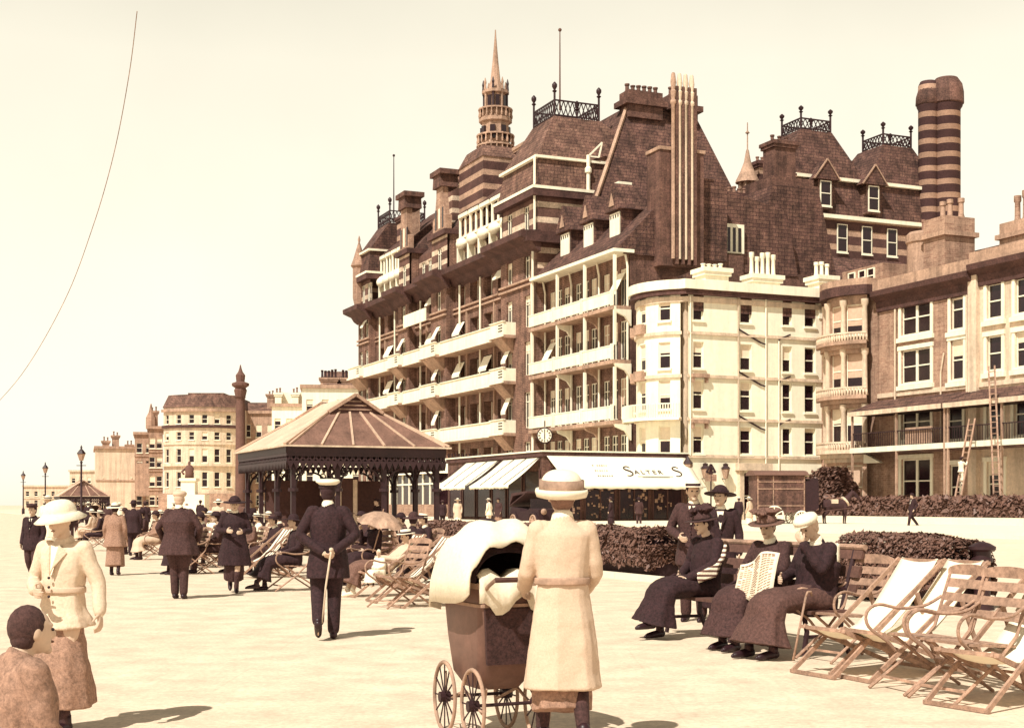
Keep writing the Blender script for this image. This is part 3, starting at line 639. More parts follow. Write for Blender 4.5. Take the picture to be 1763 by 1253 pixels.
def house(name, label, x0, x1, wallm, zc, wl, canopy=True, trim=M_cream):
    t = thing(name, label, 'house', P0_, RZ)
    MB().holed(fy(0), x0, x1, .3, zc, [(a, a+w_, z, z+h) for a, z, w_, h, *_ in wl], .2).build('house_wall', wallm, t)
    MB().box(x0, x0+.02, 0, 9, .3, zc).box(x1-.02, x1, 0, 9, .3, zc).build('side_wall', wallm, t)
    for a, z, w_, h, stl, bl in wl:
        win(t, a, 0, z, w_, h, 0, stl, bl)
        MB().box(a-.25, a-.02, -.08, 0, z-.2, z+h+.25).box(a+w_+.02, a+w_+.25, -.08, 0, z-.2, z+h+.25).box(a-.3, a+w_+.3, -.12, 0, z+h+.02, z+h+.3).box(a-.35, a+w_+.35, -.2, 0, z-.45, z-.16).build('window_surround', M_white, t)
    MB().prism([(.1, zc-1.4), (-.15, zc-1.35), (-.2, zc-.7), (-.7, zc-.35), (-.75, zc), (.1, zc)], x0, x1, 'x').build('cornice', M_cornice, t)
    MB().box(x0, x1, -.5, .4, zc+.003, zc+.75).build('parapet', M_tan, t)
    MB().prism([(.4, zc+.3), (5, zc+2.6), (9, zc+.3)], x0, x1, 'x').build('roof', M_slatel, t)
    MB().box(x0, x1, -.1, 0, 8.75, 9.05).build('string_course', trim, t)
    return t
mh = house('tan_house', 'tan brick house with paired white cross windows above a dark verandah', 6.45, 15.9, M_tanb, 16.0,
           [(8.9, 12.75, 2.9, 2.2, 'cross', 0), (8.9, 9.55, 2.9, 2.2, 'cross', 0), (13.75, 12.6, 1.15, 2.5, 'sash', .25), (13.75, 9.4, 1.15, 2.5, 'sash', .4),
            (8.9, 5.8, 2.9, 2.3, 'cross', 0), (8.9, 1.6, 2.9, 2.9, 'cross', 0), (13.4, 5.6, 1.4, 2.4, 'sash', 0), (13.6, 1.2, 1.0, 2.8, 'sash', 0)])
wh = house('white_house', 'house with broad white window surrounds at the right end of the terrace', 15.95, 27, M_cream, 16.35,
           [(17.0, 12.9, 1.25, 2.1, 'sash', 0), (17.0, 9.7, 1.25, 2.1, 'sash', 0), (19.4, 12.9, 1.25, 2.1, 'sash', 0), (19.4, 9.7, 1.25, 2.1, 'sash', .3),
            (17.0, 5.6, 1.3, 2.6, 'sash', 0), (17, 1.4, 1.4, 2.7, 'sash', .3), (19.3, 5.6, 1.3, 2.6, 'sash', 0)])
MB().box(15.6, 16.35, -.3, -.005, .3, 16).build('pilaster', M_cream, wh)
for t, x0, x1 in ((mh, 6.45, 15.9), (wh, 15.95, 27)):
    o = MB().prism([(-.01, 8.6), (-2.6, 7.75), (-2.6, 7.45), (-.01, 7.5)], x0+.1, x1-.05, 'x').build('verandah_roof', M_slate, t)
    MB().box(x0+.1, x1-.05, -2.66, -2.58, 7.42, 7.72).build('verandah_fascia', M_cream, o)
    MB().box(x0+.1, x1-.05, -2.4, -.01, 4.9, 5.2).build('verandah_floor', M_slate, t)
    MB().box(x0+.1, x1-.05, -2.46, -2.38, 4.95, 5.3).build('verandah_edge', M_white, t)
    q = MB(); n = int((x1-x0)/.22)
    for i in range(n): q.box(x0+.2+i*.22, x0+.23+i*.22, -2.4, -2.37, 5.3, 6.2)
    q.box(x0+.1, x1-.05, -2.42, -2.35, 6.2, 6.27); q.build('verandah_railing', M_iron, t)
    for i in range(int((x1-x0)/4.6)+1):
        x = x0+.3+i*4.6; MB().box(x-.06, x+.06, -2.45, -2.33, .3, 7.5).build('verandah_post', M_tan, t)
MB().box(11.0+1.1, 14.6, -2.3, -2.2, 5.35, 6.4).build('balcony_screen', M_tan, mh)
for x in (8.4, 15.35): MB().tube([(x, -.15, 14.6), (x, -.15, 5.2)], .07, 6).build('downpipe', M_cream, mh)
MB().tube([(13.2, -.12, 11.2), (12.9, -.12, 9.9), (12.9, -.12, 5.4)], .06, 6).build('downpipe', M_cream, mh)
o = MB().box(9.3, 11.4, 1.5, 4, 15, 20.5).build('chimney', M_tanb, mh); pots(o, [(9.8, 2.7), (10.5, 2.7), (11.0, 3.2)], 0, 20.5, 1.4, .24, M_tan)
MB().box(9.1, 11.6, 1.3, 4.2, 19.2, 19.5).build('chimney_cap', M_tan, o)
o = MB().box(16.3, 18.6, 1.6, 3.6, 15, 19.0).build('chimney', M_tan, wh); pots(o, [(16.8, 2.6), (17.5, 2.6), (18.2, 2.6)], 0, 19, 1.9, .24, M_tanb)
MB().box(16.1, 18.8, 1.4, 3.8, 18.0, 18.3).build('chimney_cap', M_tan, o)
# garden hedge, shrub and ladder in front of the terrace are built with the planting below
# ================================================================ single-storey shop with white awnings
Q0 = V((2.08, 92.7, 0))
shop = thing('shop', 'low shop in front of the hotel with a large lettered white awning', 'shop', Q0, RZ)
MB().box(-18, 0, 0, 11.0, .3, 4.7).build('shop_wall', M_brickd, shop)
MB().box(-18.1, .12, -.12, 11.05, 4.7, 5.0).build('fascia', M_cornice, shop)
MB().box(-18.15, .2, -.2, 11.06, 5.0, 5.1).build('fascia_cap', M_white, shop)
for k in range(4):
    y = .5+k*2.6
    f = MB().box(.0, .06, y, y+2.2, .5, 3.9).build('shop_window', M_glass, shop)
    MB().box(.06, .1, y-.1, y+.02, .4, 4).box(.06, .1, y+2.18, y+2.3, .4, 4).box(.06, .1, y+1.05, y+1.15, .4, 4).build('window_frame', M_woodd, f)
    q = MB()
    for i in range(26):
        a, c = y+R.uniform(.1, 2.0), R.uniform(.6, 3.2); q.box(.061, .1, a, a+R.uniform(.08, .25), c, c+R.uniform(.06, .3))
    q.build('window_goods', M_tanb, f)['kind'] = 'stuff'
for k in range(6):
    x = -17.4+k*2.9
    f = MB().box(x, x+2.4, -.06, 0, .6, 3.7).build('shop_window', M_glass, shop)
    MB().box(x-.1, x+.02, -.1, -.06, .4, 3.9).box(x+2.38, x+2.5, -.1, -.06, .4, 3.9).build('window_frame', M_woodd, f)
def awning(name, pts, drop, parent, m=M_awn):
    b = MB(); n = 24
    t0, t1, b1, b0 = [V(p) for p in pts]
    g = []
    for i in range(n+1):
        s_ = i/n; row = []
        for j in range(7):
            r_ = j/6; p = t0.lerp(t1, s_).lerp(b0.lerp(b1, s_), r_); p.z -= .1*sin(pi*r_)+.02*sin(s_*pi*8)*r_; row.append(p)
        e = row[-1].copy(); e.z -= drop*(1+.25*abs(sin(s_*pi*12))); row.append(e); g.append(row)
    vs = [p for r_ in g for p in r_]
    b.add(vs, [(i*8+j, i*8+8+j, i*8+9+j, i*8+j+1) for i in range(n) for j in range(7)])
    o = b.build(name, m, parent, True); so_ = o.modifiers.new('s', 'SOLIDIFY'); so_.thickness = .015; return o
aw = awning('awning', [(.12, .2, 4.72), (.12, 10.9, 4.72), (2.5, 10.8, 2.75), (2.5, .9, 2.75)], .2, shop)
def onawn(me, y, r_):      # a mesh laid on the awning slope
    o = link('lettering', me, aw)
    up = V((-.77, 0, .638)).normalized(); nx = V((0, 1, 0)); nn = nx.cross(up)
    p = V((.12, 0, 4.72)).lerp(V((2.5, 0, 2.75)), r_)+V((0, y, -.1*sin(pi*r_)))+nn*.05
    M = Matrix((nx, up, nn)).transposed().to_4x4(); M.translation = p; o.matrix_local = M; return o
def text(s, size, m, ext=.006):
    c = bpy.data.curves.new('t', 'FONT'); c.body = s; c.size = size; c.extrude = ext; c.space_character = 1.45
    t = bpy.data.objects.new('t', c); COL.objects.link(t)
    me = bpy.data.meshes.new_from_object(t.evaluated_get(bpy.context.evaluated_depsgraph_get())); bpy.data.objects.remove(t)
    me.materials.clear(); me.materials.append(m); return me
onawn(text('ALTER', .58, M_iron), 6.1, .56)
def swash(h): # tall curly S as a brush stroke
    pts = [(.62, .86), (.48, 1.0), (.25, .98), (.12, .82), (.2, .66), (.5, .48), (.64, .28), (.55, .08), (.3, -.05), (.05, 0)]
    out = []
    for i in range(len(pts)-1):
        for k in range(4):
            p0, p1, p2, p3 = pts[max(i-1, 0)], pts[i], pts[i+1], pts[min(i+2, len(pts)-1)]; t = k/4
            out.append(tuple(.5*(2*b_+(c_-a_)*t+(2*a_-5*b_+4*c_-d_)*t*t+(3*b_-a_-3*c_+d_)*t**3) for a_, b_, c_, d_ in zip(p0, p1, p2, p3)))
    b = MB(); n = len(out)
    b.tube([(x*h, y*h, 0) for x, y in out], [.028*h*(1+.9*sin(pi*i/n)) for i in range(n)], 6); return b.mesh('S', M_iron)
onawn(swash(.95), 5.35, .62); onawn(swash(.95), 9.1, .62)
onawn(MB().box(0, 2.7, 0, .03, 0, .01).box(.3, 2.4, -.1, -.07, 0, .01).mesh('line', M_iron), 6.2, .66)
q = MB()
for j in range(3):
    for i in range(7):
        if R.random() < .75: q.box(i*.17, i*.17+R.uniform(.05, .11), -j*.55, -j*.55+.07, 0, .01)
onawn(q.mesh('small_lettering', M_iron), 3.2, .3)
for x0, x1, nm in ((-6.6, -.4, 0), (-13.8, -7.4, 1)):
    o = awning('awning', [(x0, -.1, 4.6), (x1, -.1, 4.6), (x1+.8 if not nm else x1, -2.7, 2.75), (x0, -2.7, 2.75)], .18, shop)
    for k in range(4):
        x = x0+(x1-x0)*k/3; MB().bar((x, -.1, 4.66), (x, -2.72, 2.8), .04).build('awning_arm', M_iron, o)
q = MB()
for y in (.9, 10.8): q.bar((2.5, y, 2.7), (.1, y, 2.5), .05)
q.build('awning_arm', M_iron, aw)
# low conservatory further along the front
cv = thing('conservatory', 'glazed single-storey conservatory with a cresting along its pale roof', 'conservatory', A0+D2*-6.5, RZ)
MB().box(-38, -24.4, 0, 6.5, .3, 1.5).build('base_wall', M_tanb, cv)
q = MB(); g = MB().box(-37.9, -24.5, .1, 6.4, 1.5, 4.2)
for i in range(8): q.box(-38+i*1.93, -37.85+i*1.93, -.03, .12, 1.5, 4.3)
for i in range(4): q.box(-24.55, -24.4, i*2.1, i*2.1+.15, 1.5, 4.3)
q.box(-38, -24.4, -.05, 0, 3.3, 3.45).box(-24.42, -24.36, 0, 6.5, 3.3, 3.45)
g.build('glazing', M_glass, cv); q.build('glazing_bars', M_white, cv)
MB().frustum((-38.3, -24.1, -.3, 6.5), 4.3, (-37.3, -25.1, 1.0, 6.4), 5.6).build('roof', M_white, cv)
q = MB()
for i in range(36): q.box(-37.3+i*.34, -37.2+i*.34, 1.0, 1.1, 5.6, 6.1)
for i in range(16): q.box(-25.2, -25.1, 1.0+i*.34, 1.1+i*.34, 5.6, 6.1)
q.build('cresting', M_iron, cv)
# ================================================================ promenade shelter
K0 = V((-6.85, 42, 0))
sh = thing('shelter', 'open promenade shelter with a hipped tan roof and dark fretted valance beside strolling crowd', 'shelter', K0, RZ)
LX, LY, EZ = 7.0, 5.3, 3.3
gx0, gx1, ym, gz_, az = -1.5, -LX+1.5, LY/2, 4.42, 4.95; gw = .85
MB().add([(0,0,EZ),(0,LY,EZ),(gx0,ym+gw,gz_),(gx0,ym-gw,gz_)], [(0,1,2,3)]).build('end_roof', M_roofc, sh)
MB().add([(-LX,LY,EZ),(-LX,0,EZ),(gx1,ym-gw,gz_),(gx1,ym+gw,gz_)], [(0,1,2,3)]).build('end_roof', M_roofc, sh)
for sy in (0, 1):
    y0, y1 = (0, ym-gw) if not sy else (LY, ym+gw)
    lm = M_roofc if sy else mat('sunlit_roof_slope', .74, .3, 9)  # seaward slopes coloured paler for the sun they catch
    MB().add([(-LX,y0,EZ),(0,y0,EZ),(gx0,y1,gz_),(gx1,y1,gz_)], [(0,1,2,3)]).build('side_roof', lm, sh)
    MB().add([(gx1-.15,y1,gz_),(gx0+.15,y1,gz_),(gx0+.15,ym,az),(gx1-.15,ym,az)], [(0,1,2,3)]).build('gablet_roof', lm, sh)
for sx in (gx0, gx1):
    o = MB().prism([(ym-gw, gz_), (ym+gw, gz_), (ym, az-.02)], sx-.05, sx+.02, 'x').build('gablet', M_woodd, sh)
    q = MB()
    for k in range(3): q.box(sx+.03, sx+.05, ym-.55+k*.17, ym+.55-k*.17, gz_+.08+k*.13, gz_+.12+k*.13)
    q.bar((sx+.1, ym-gw-.05, gz_), (sx+.1, ym, az+.04), .1).bar((sx+.1, ym+gw+.05, gz_), (sx+.1, ym, az+.04), .1)
    q.build('gablet_louvre', M_tan, o)
M_rib = mat('pale_roof_rib', .68, .3, 8)
for i in range(6):
    t = i/5
    for xa, xb in ((0, gx0), (-LX, gx1)):
        MB().bar(V((xa, .15+t*(LY-.3), EZ+.02)), V((xb, ym-gw+t*2*gw, gz_+.02)), .07, .05).build('roof_rib', M_rib, sh)
for xa, xb in ((0, gx0), (-LX, gx1)):
    for ya, yb in ((0, ym-gw), (LY, ym+gw)): MB().bar((xa,ya,EZ+.03), (xb,yb,gz_+.03), .1, .06).build('hip_rib', M_rib, sh)
MB().box(-LX-.06, .06, -.06, LY+.06, EZ-.05, EZ-.001).build('eaves_board', M_cream, sh)
vd = MB()
def valance(a, b):
    a, b = V(a), V(b); n = int((b-a).length/.19); d = (b-a)/n; nrm = V((d.y, -d.x, 0)).normalized()*.03
    vd.bar(a+V((0,0,-.14)), b+V((0,0,-.14)), .07, .2); vd.bar(a+V((0,0,-.5)), b+V((0,0,-.5)), .05, .06); vd.bar(a+V((0,0,-.28)), b+V((0,0,-.28)), .04, .1)
    for i in range(n):
        p, q_ = a+d*i, a+d*(i+1); m_ = (p+q_)/2
        vd.bar(p+V((0,0,-.24)), q_+V((0,0,-.48)), .03, .05); vd.bar(q_+V((0,0,-.24)), p+V((0,0,-.48)), .03, .05)
        vd.add([p+V((0,0,-.52))+nrm, q_+V((0,0,-.52))+nrm, m_+V((0,0,-.74))+nrm, p+V((0,0,-.52))-nrm, q_+V((0,0,-.52))-nrm, m_+V((0,0,-.74))-nrm], [(0,1,2),(5,4,3),(0,3,4,1),(1,4,5,2),(2,5,3,0)])
for a, b in (((-.1,.1,EZ),(-.1,LY-.1,EZ)), ((-.1,.1,EZ),(-LX+.1,.1,EZ)), ((-LX+.1,.1,EZ),(-LX+.1,LY-.1,EZ)), ((-.1,LY-.1,EZ),(-LX+.1,LY-.1,EZ))): valance(a, b)
vd.build('valance', M_iron, sh)
for x in (-.35, -2.4, -4.6, -LX+.35):
    for y in (.35, 1.75, 3.25, LY-.3):
        if y in (1.75, 3.25) and x in (-2.4, -4.6): continue
        p = MB().box(x-.1, x+.1, y-.1, y+.1, .0, .9).box(x-.07, x+.07, y-.07, y+.07, .9, EZ-.3).lathe([(.16, 1.9), (.16, 2.0)], (x, y, 0), 8).build('post', M_iron, sh)
        q = MB()
        for dx, dy in ((0, 1), (0, -1), (1, 0), (-1, 0)):
            if 0 < x+dx*.5 or x+dx*.5 < -LX or y+dy*.5 > LY or y+dy*.5 < 0: continue
            pts = [V((x+dx*(.07+.55*(1-cos(t))), y+dy*(.07+.55*(1-cos(t))), 2.0+.62*sin(t))) for t in [i*pi/12 for i in range(7)]]
            q.tube(pts, .035, 6); q.tube([(x+dx*.25, y+dy*.25, 2.62-.12+.1*cos(t)) if False else (x+dx*(.22+.1*cos(t)), y+dy*(.22+.1*cos(t)), 2.48+.1*sin(t)) for t in [i*pi/5 for i in range(11)]], .022, 5)
        q.build('bracket', M_iron, p)
MB().box(-4.75, -4.6, .5, LY-.5, .1, 2.3).box(-4.6, -2.5, 2.6, 2.72, .1, 2.3).build('partition', M_woodd, sh)
o = MB().box(-2.5, -2.42, 2.3, 3.05, .1, 2.35).build('pale_post', M_woodd, sh)
MB().box(-2.41, -2.38, 2.32, 2.46, .1, 2.3).box(-2.41, -2.38, 2.86, 3.0, .1, 2.3).build('pale_strip', M_cream, o)
b = MB()
for k in range(4): b.box(-6.5, -.5, .95+k*.11, 1.04+k*.11, .42, .46)
b.build('bench_seat', M_woodm, sh)
s2 = copyto(sh, K0*(148/42), RZ, 'small far shelter with dark valance at the left end of the promenade')
s2.location = at(102, 868, 148); s2.location.z = -.9
# ================================================================ distant buildings on the left
def block(name, label, u0, u1, vt, Y, rz, dep, nf, nc, wm, flo=.6, top=M_tan, ww=1.0, blind=.4, roofh=0, cat='building'):
    s_ = FO/Y; w_ = (u1-u0)/s_/cos(rz); h = CH+(VH-vt)/s_
    p = at(u0, VH, Y); p.z = 0
    t = thing(name, label, cat, p, rz)
    fh = (h-flo-.8)/nf; wl = []
    for i in range(nf):
        for j in range(nc):
            c_ = w_*(j+.5)/nc; wl.append((c_-ww/2, c_+ww/2, flo+i*fh+.7, flo+i*fh+.7+fh*.55))
    MB().holed(fy(0), 0, w_, 0, h, wl, .25).build('facade_wall', wm, t)
    MB().box(0, w_, .3, dep, 0, h).build('rear_block', wm, t)
    for q in wl: win(t, q[0], 0, q[2], q[1]-q[0], q[3]-q[2], 0, 'sash', R.choice([0, blind, .6, .2]))
    MB().box(-.3, w_+.3, -.4, dep+.1, h, h+.5).build('cornice', top, t)
    for i in range(1, nf): MB().box(-.05, w_+.05, -.16, -.0, flo+i*fh, flo+i*fh+.2).build('string_course', top, t)
    if roofh: MB().frustum((0, w_, 0, dep), h+.5, (w_*.15, w_*.85, dep*.3, dep*.7), h+.5+roofh).build('roof', M_slatel, t)
    return t, w_, h
# curved hotel
Y = 230; s_ = FO/Y; cx = at(340, VH, Y); nh = thing('curved_hotel', 'pale hotel with a rounded corner front and mansard roof far down the street', 'hotel', (cx.x, Y, 0), 0)
RN = 8.4; AN = .85; zz_ = lambda v: CH+(VH-v)/s_
fn = lambda a, b_, d: ((RN-d)*sin(a), RN-(RN-d)*cos(a), b_)
hb = []
for v0, v1 in ((713, 729), (743, 757), (772, 796), (812, 838)):
    for a in (-.72, -.4, -.12, .14, .38, .62): hb.append((a-.055, a+.055, zz_(v1), zz_(v0)))
MB().holed(fn, -AN, AN, 0, zz_(700), hb, .3, 30).build('curved_wall', M_cream, nh)
MB().box(-6.2, 6.2, 2.9, RN+14, 0, zz_(700)).build('rear_block', M_cream, nh)
for a, b_, z, z2 in hb:
    am = (a+b_)/2; p = fn(am, z, 0); wd = RN*.11
    win(nh, p[0]-wd/2*cos(am), p[1]-wd/2*sin(am), z, wd, z2-z, am, 'sash', R.choice([0, 0, .5]), dep=.2)
for v, e, m_ in ((736, .35, M_cornice), (708, .45, M_tan), (802, .5, M_cream), (765, .2, M_cream)):
    pl = [fn(-AN+2*AN*i/24, 0, -e)[:2] for i in range(25)]
    MB().prism(pl, zz_(v), zz_(v)+.45, 'z').build('cornice', m_, nh)
q = MB()
for z, e in ((zz_(700), .1),): pass
r0 = [V(fn(-AN+2*AN*i/24, zz_(700), -.2)) for i in range(25)]+[V((6.3, RN+10, zz_(700))), V((-6.3, RN+10, zz_(700)))]
r1 = [V(fn(-AN+2*AN*i/24, zz_(678), .9)) for i in range(25)]+[V((5.4, RN+9, zz_(678))), V((-5.4, RN+9, zz_(678)))]
q.loft([r0, r1]).build('mansard', M_slatel, nh)
MB().box(-2.5, 3.5, 4, 10, zz_(678), zz_(673)).build('roof_lantern', M_slatel, nh)
MB().box(-6.4, 6.4, -.3, RN, 0, 3.3).build('ground_floor', M_tanb, nh)
t, w_, h = block('plain_house', 'pale house end wall without windows left of the curved hotel', 165, 233, 772, 265, .3, 20, 2, 3, M_cream, ww=.01)
for x, y, dz in ((1.2, .5, 1.5), (3.0, 1.5, 2.6), (5.6, 2, .9)):
    chimney(t, x, x+1.3, y, y+1.2, h, h+dz, M_tan, 2, 1, .7)
t, w_, h = block('stone_house', 'tan stone house between the plain wall and the curved hotel', 232, 262, 748, 255, .25, 20, 4, 2, M_tan)
MB().box(.2, w_+.4, -1.4, -.05, 3, 9).build('bay_window', M_tan, t)
t, w_, h = block('dark_house', 'narrow brown house touching the left of the curved hotel', 256, 279, 738, 248, .25, 20, 4, 2, M_tanb)
chimney(t, .3, 1.6, .5, 2, h, h+3.2, M_tanb, 2, 1, .7); MB().lathe([(.9, h), (.9, h+2), (.4, h+3), (.1, h+4.5)], (.4, .6, 0), 8).build('turret', M_tanb, t, 30)
t, w_, h = block('low_house', 'low far terrace at the very end of the promenade', 40, 168, 838, 400, .1, 25, 2, 9, M_cream, top=M_cream)
t, w_, h = block('far_house', 'stepped pale house beyond the low far terrace', 120, 172, 812, 380, .1, 20, 3, 4, M_cream, top=M_cream)
t, w_, h = block('street_house', 'tan house behind the lantern column', 398, 474, 712, 240, .0, 20, 4, 4, M_tan)
MB().frustum((0, w_, 0, 14), h+.5, (1, w_-1, 4, 10), h+2.2).build('roof', M_slatel, t); chimney(t, w_-1.6, w_-.5, 1, 3, h, h+3.4, M_tanb, 2, 1, .6)
t, w_, h = block('white_house', 'white house with roof chimneys beside the hotel', 468, 548, 700, 215, .1, 18, 4, 4, M_white, top=M_tan)
for x in (.4, 3, 5.2): chimney(t, x, x+1.0, 1, 2.4, h, h+2.2, M_white if x < 4 else M_tanb, 2, 1, .8)
MB().box(.8, 5, 2, 8, h, h+2.4).build('attic', M_white, t)
t, w_, h = block('chimney_house', 'white house crowned with a long row of chimney pots next to the hotel', 520, 625, 668, 200, .12, 18, 5, 4, M_white, top=M_tan)
for k in range(2): chimney(t, 2.6+k*3, 5.0+k*3, 1, 2.2, h, h+1.6, M_tan, 5, 1, 1.2, M_iron)
MB().prism([(.4, h+.5), (6, h+3), (12, h+.5)], 3, w_, 'x').build('roof', M_slatel, t)
# column with lantern head
p = at(414, VH, 120); p.z = .1; z_ = lambda v: CH+(VH-v)/20-.1
lc = thing('lantern_column', 'tall stone column with a lantern head rising behind the shelter', 'column', p, 0)
MB().lathe([(.8, 0), (.8, 1), (.46, 1.2), (.4, z_(700)), (.34, z_(686)), (.5, z_(684))], (0,0,0), 14).build('shaft', M_bronze, lc, 40)
MB().lathe([(.36, z_(690)), (.56, z_(672)), (.46, z_(668)), (.75, z_(664)), (.75, z_(660)), (.36, z_(657)), (.42, z_(646)), (.2, z_(640)), (.1, z_(634)), (.04, z_(628))], (0,0,0), 10).build('lantern_head', M_bronze, lc, 30)
# memorial
p = at(326, VH, 150); p.z = .1; z_ = lambda v: CH+(VH-v)/16-.1
me_ = thing('memorial', 'white stone memorial pedestal with a small dark statue on top', 'memorial', p, 0)
MB().box(-1.6, 1.6, -1.6, 1.6, 0, z_(875)).box(-2.1, 1.9, -1.2, 1.2, 0, z_(851)).box(-.75, .75, -.75, .75, 0, z_(826)).box(-.9, .9, -.9, .9, z_(828), z_(823)).build('pedestal', M_stone, me_)
MB().lathe([(.3,0),(.45,.05),(.4,.3),(.25,.35)], (0,-.8,z_(870)), 10).build('plaque', M_bronze, me_)
MB().loft([[(rx*cos(t), ry*sin(t), z) for t in [i*pi/6 for i in range(12)]] for rx, ry, z in ((.5,.4,z_(823)),(.42,.35,z_(815)),(.5,.35,z_(806)),(.3,.25,z_(801)),(.12,.12,z_(800)),(.17,.18,z_(797)),(.1,.1,z_(794)))]).tube([(-.4,0,z_(806)),(-.75,-.2,z_(812)),(-.5,-.4,z_(816))], .12).build('statue', M_bronze, me_, True)
# street lamps
for u, vt, Y, lb in ((140, 766, 116, 'tallest lamp post with a glazed lantern at left'), (78, 795, 164, 'middle one of three lamp posts at left'), (40, 810, 207, 'small distant lamp post at the left edge')):
    p = at(u, VH, Y); p.z = 0; h = CH+(VH-vt)*Y/FO
    t = thing('lamp_post', lb, 'lamp post', p, 0, 'lamp posts along the promenade')
    MB().lathe([(.22, 0), (.22, .8), (.1, 1.0), (.08, h-1.5), (.14, h-1.45), (.05, h-1.3)], (0,0,0), 10).bar((-.4, 0, h-1.7), (.4, 0, h-1.7), .06).build('post', M_iron, t, 40)
    MB().lathe([(.16, h-1.3), (.34, h-.75), (.3, h-.7)], (0,0,0), 6).build('lantern', M_tan, t)
    MB().lathe([(.4, h-.72), (.2, h-.45), (.06, h-.3), (.1, h-.2), (.02, h)], (0,0,0), 6).build('lamp_cap', M_iron, t)
# ================================================================ planting and street things
def smooth(pts, k=4):
    pts = [V(p) for p in pts]; out = []
    for i in range(len(pts)-1):
        p0, p1, p2, p3 = pts[max(i-1, 0)], pts[i], pts[i+1], pts[min(i+2, len(pts)-1)]
        for j in range(k): t_ = j/k; out.append(.5*(2*p1+(p2-p0)*t_+(2*p0-5*p1+4*p2-p3)*t_*t_+(3*p1-p0-3*p2+p3)*t_**3))
    return out+[pts[-1]]
def leaves(b, n, fn, s):
    for _ in range(n):
        p, nn = fn(); nn = (V(nn)+V((R.uniform(-1,1), R.uniform(-1,1), R.uniform(-.6,1)))*.9).normalized()
        t = nn.cross(V((R.uniform(-1,1), R.uniform(-1,1), .3))).normalized(); u = nn.cross(t); a = s*R.choice([R.uniform(.4, 1), R.uniform(.7, 1.3), R.uniform(1, 2)])
        p = V(p); b.add([p-t*a*.5, p+u*a*.45, p+t*a, p-u*a*.45], [(0,1,2,3)])
def hedge(label, loc, rz, lx, ly, h, n, s, z0=0, bumpy=.12, grp=None, cat='hedge'):
    t = thing('hedge', label, cat, loc, rz, grp)
    def prof(x): return 1+bumpy*(sin(x*1.9)+.6*sin(x*4.7+1))*.5
    def endf(x): e = min(1, max(.0, min(x, lx-x)/(h*.22))); return .7+.3*sqrt(e*(2-e))
    nn = max(6, int(lx*3)); rings = []
    for i in range(nn+1):
        x = lx*i/nn; hh = h*prof(x)*endf(x)*.9; r_ = ly*.42*(.7+.3*endf(x))*(.5 if i in (0, nn) else 1); hh *= (.6 if i in (0, nn) else 1)
        rings.append([(x, r_*cos(a)*(1.0 if sin(a) < .5 else .95), z0+hh*(.5+.5*sin(a)) if True else 0) for a in [2*pi*j/14 for j in range(14)]])
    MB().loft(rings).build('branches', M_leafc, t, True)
    def sp():
        x = R.uniform(0, lx); a = R.uniform(-.45, pi+.45); q = R.uniform(.86, 1.08); e = endf(x)
        if R.random() < (.3 if lx < 5 else .1): x = R.choice([R.uniform(-.06, .1), lx+R.uniform(-.1, .06)]); q = sqrt(R.random()); e = .7
        ca, sa = cos(a), sin(a)
        # squarish section
        k = 1/(ca**6+sa**6)**(1/6)
        return (x, ly*.5*ca*k*q*(.75+.25*e), z0+max(.01, h*prof(x)*e*(.5+.5*min(1.12, sa*k*q)))), (0, ca, sa+.2)
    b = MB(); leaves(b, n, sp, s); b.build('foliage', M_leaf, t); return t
q = Matrix.Rotation(0, 3, 'Z')
# promenade hedges (street coordinates: along the kerb line w = 13.9)
HL = lambda u, y=0: None
hw = 13.9
def onw(u, w_):     # point on street line w seen at photo column u
    r_ = (u-U0)/FO; Y = w_/(.9188*r_+.3947); return V((r_*Y, Y, 0))
a_, b_ = onw(742, hw), onw(1152, hw)
hedge('long clipped dark hedge behind the pram', a_, RZ, (b_-a_).length, 1.1, .98, 60000, .05, bumpy=.05)
a_, b_ = onw(1478, hw), onw(1668, hw)
hedge('short bushy hedge behind the deck chairs by the bollard', a_, RZ, (b_-a_).length, 1.0, 1.0, 26000, .036, bumpy=.06)
q = MB(); a_, b_ = onw(700, hw-.75), onw(1250, hw-.75)
n = int((b_-a_).length/1.0)
for i in range(n): p = a_.lerp(b_, i/n); e = a_.lerp(b_, (i+.985)/n); q.bar(p+V((0,0,.06)), e+V((0,0,.06)), .16, .12)
tag(q.build('stone_edging', M_kerb), 'pale stone edging at the foot of the long hedge', 'edging')
# bollard and rails
p = onw(1691, hw+.1)
t = thing('bollard', 'round iron bollard with a moulded cap at the hedge end', 'bollard', p, RZ)
MB().lathe([(.17, 0), (.17, .1), (.115, .16), (.11, .66), (.15, .69), (.15, .73), (.12, .75), (.12, .83), (.19, .86), (.19, .9), (.1, .95), (.02, .97)], (0,0,0), 18).build('post', M_iron, t, 40)
MB().tube([(0, 0, .8), (-1.6, -.1, .8)], .022, 6).tube([(0, -.05, .55), (-1.1, -.35, .2)], .02, 6).build('rail', M_iron, t)
# garden bed before the terrace
def TR(x, y, z=0): return P0_+V((.3947, -.9188, 0))*x+D2*y+V((0,0,z))
hedge('low dark garden hedge along the front of the terrace houses', TR(2.5, -6.2), RZ, 25, 1.6, 1.75, 22000, .2, z0=.1, bumpy=.05)
tag(MB().box(2.0, 28, -7.5, -7.1, .3, .78).build('garden_kerb', M_kerb, None, False, P0_, RZ), 'white kerb wall in front of the terrace garden hedge', 'kerb wall')
sb = hedge('dark round shrub beside the curtained bay window', TR(5.2, -3.8), RZ, 2.6, 2.4, 3.4, 9000, .22, z0=.1, bumpy=.2, cat='shrub'); sb.name = 'shrub'
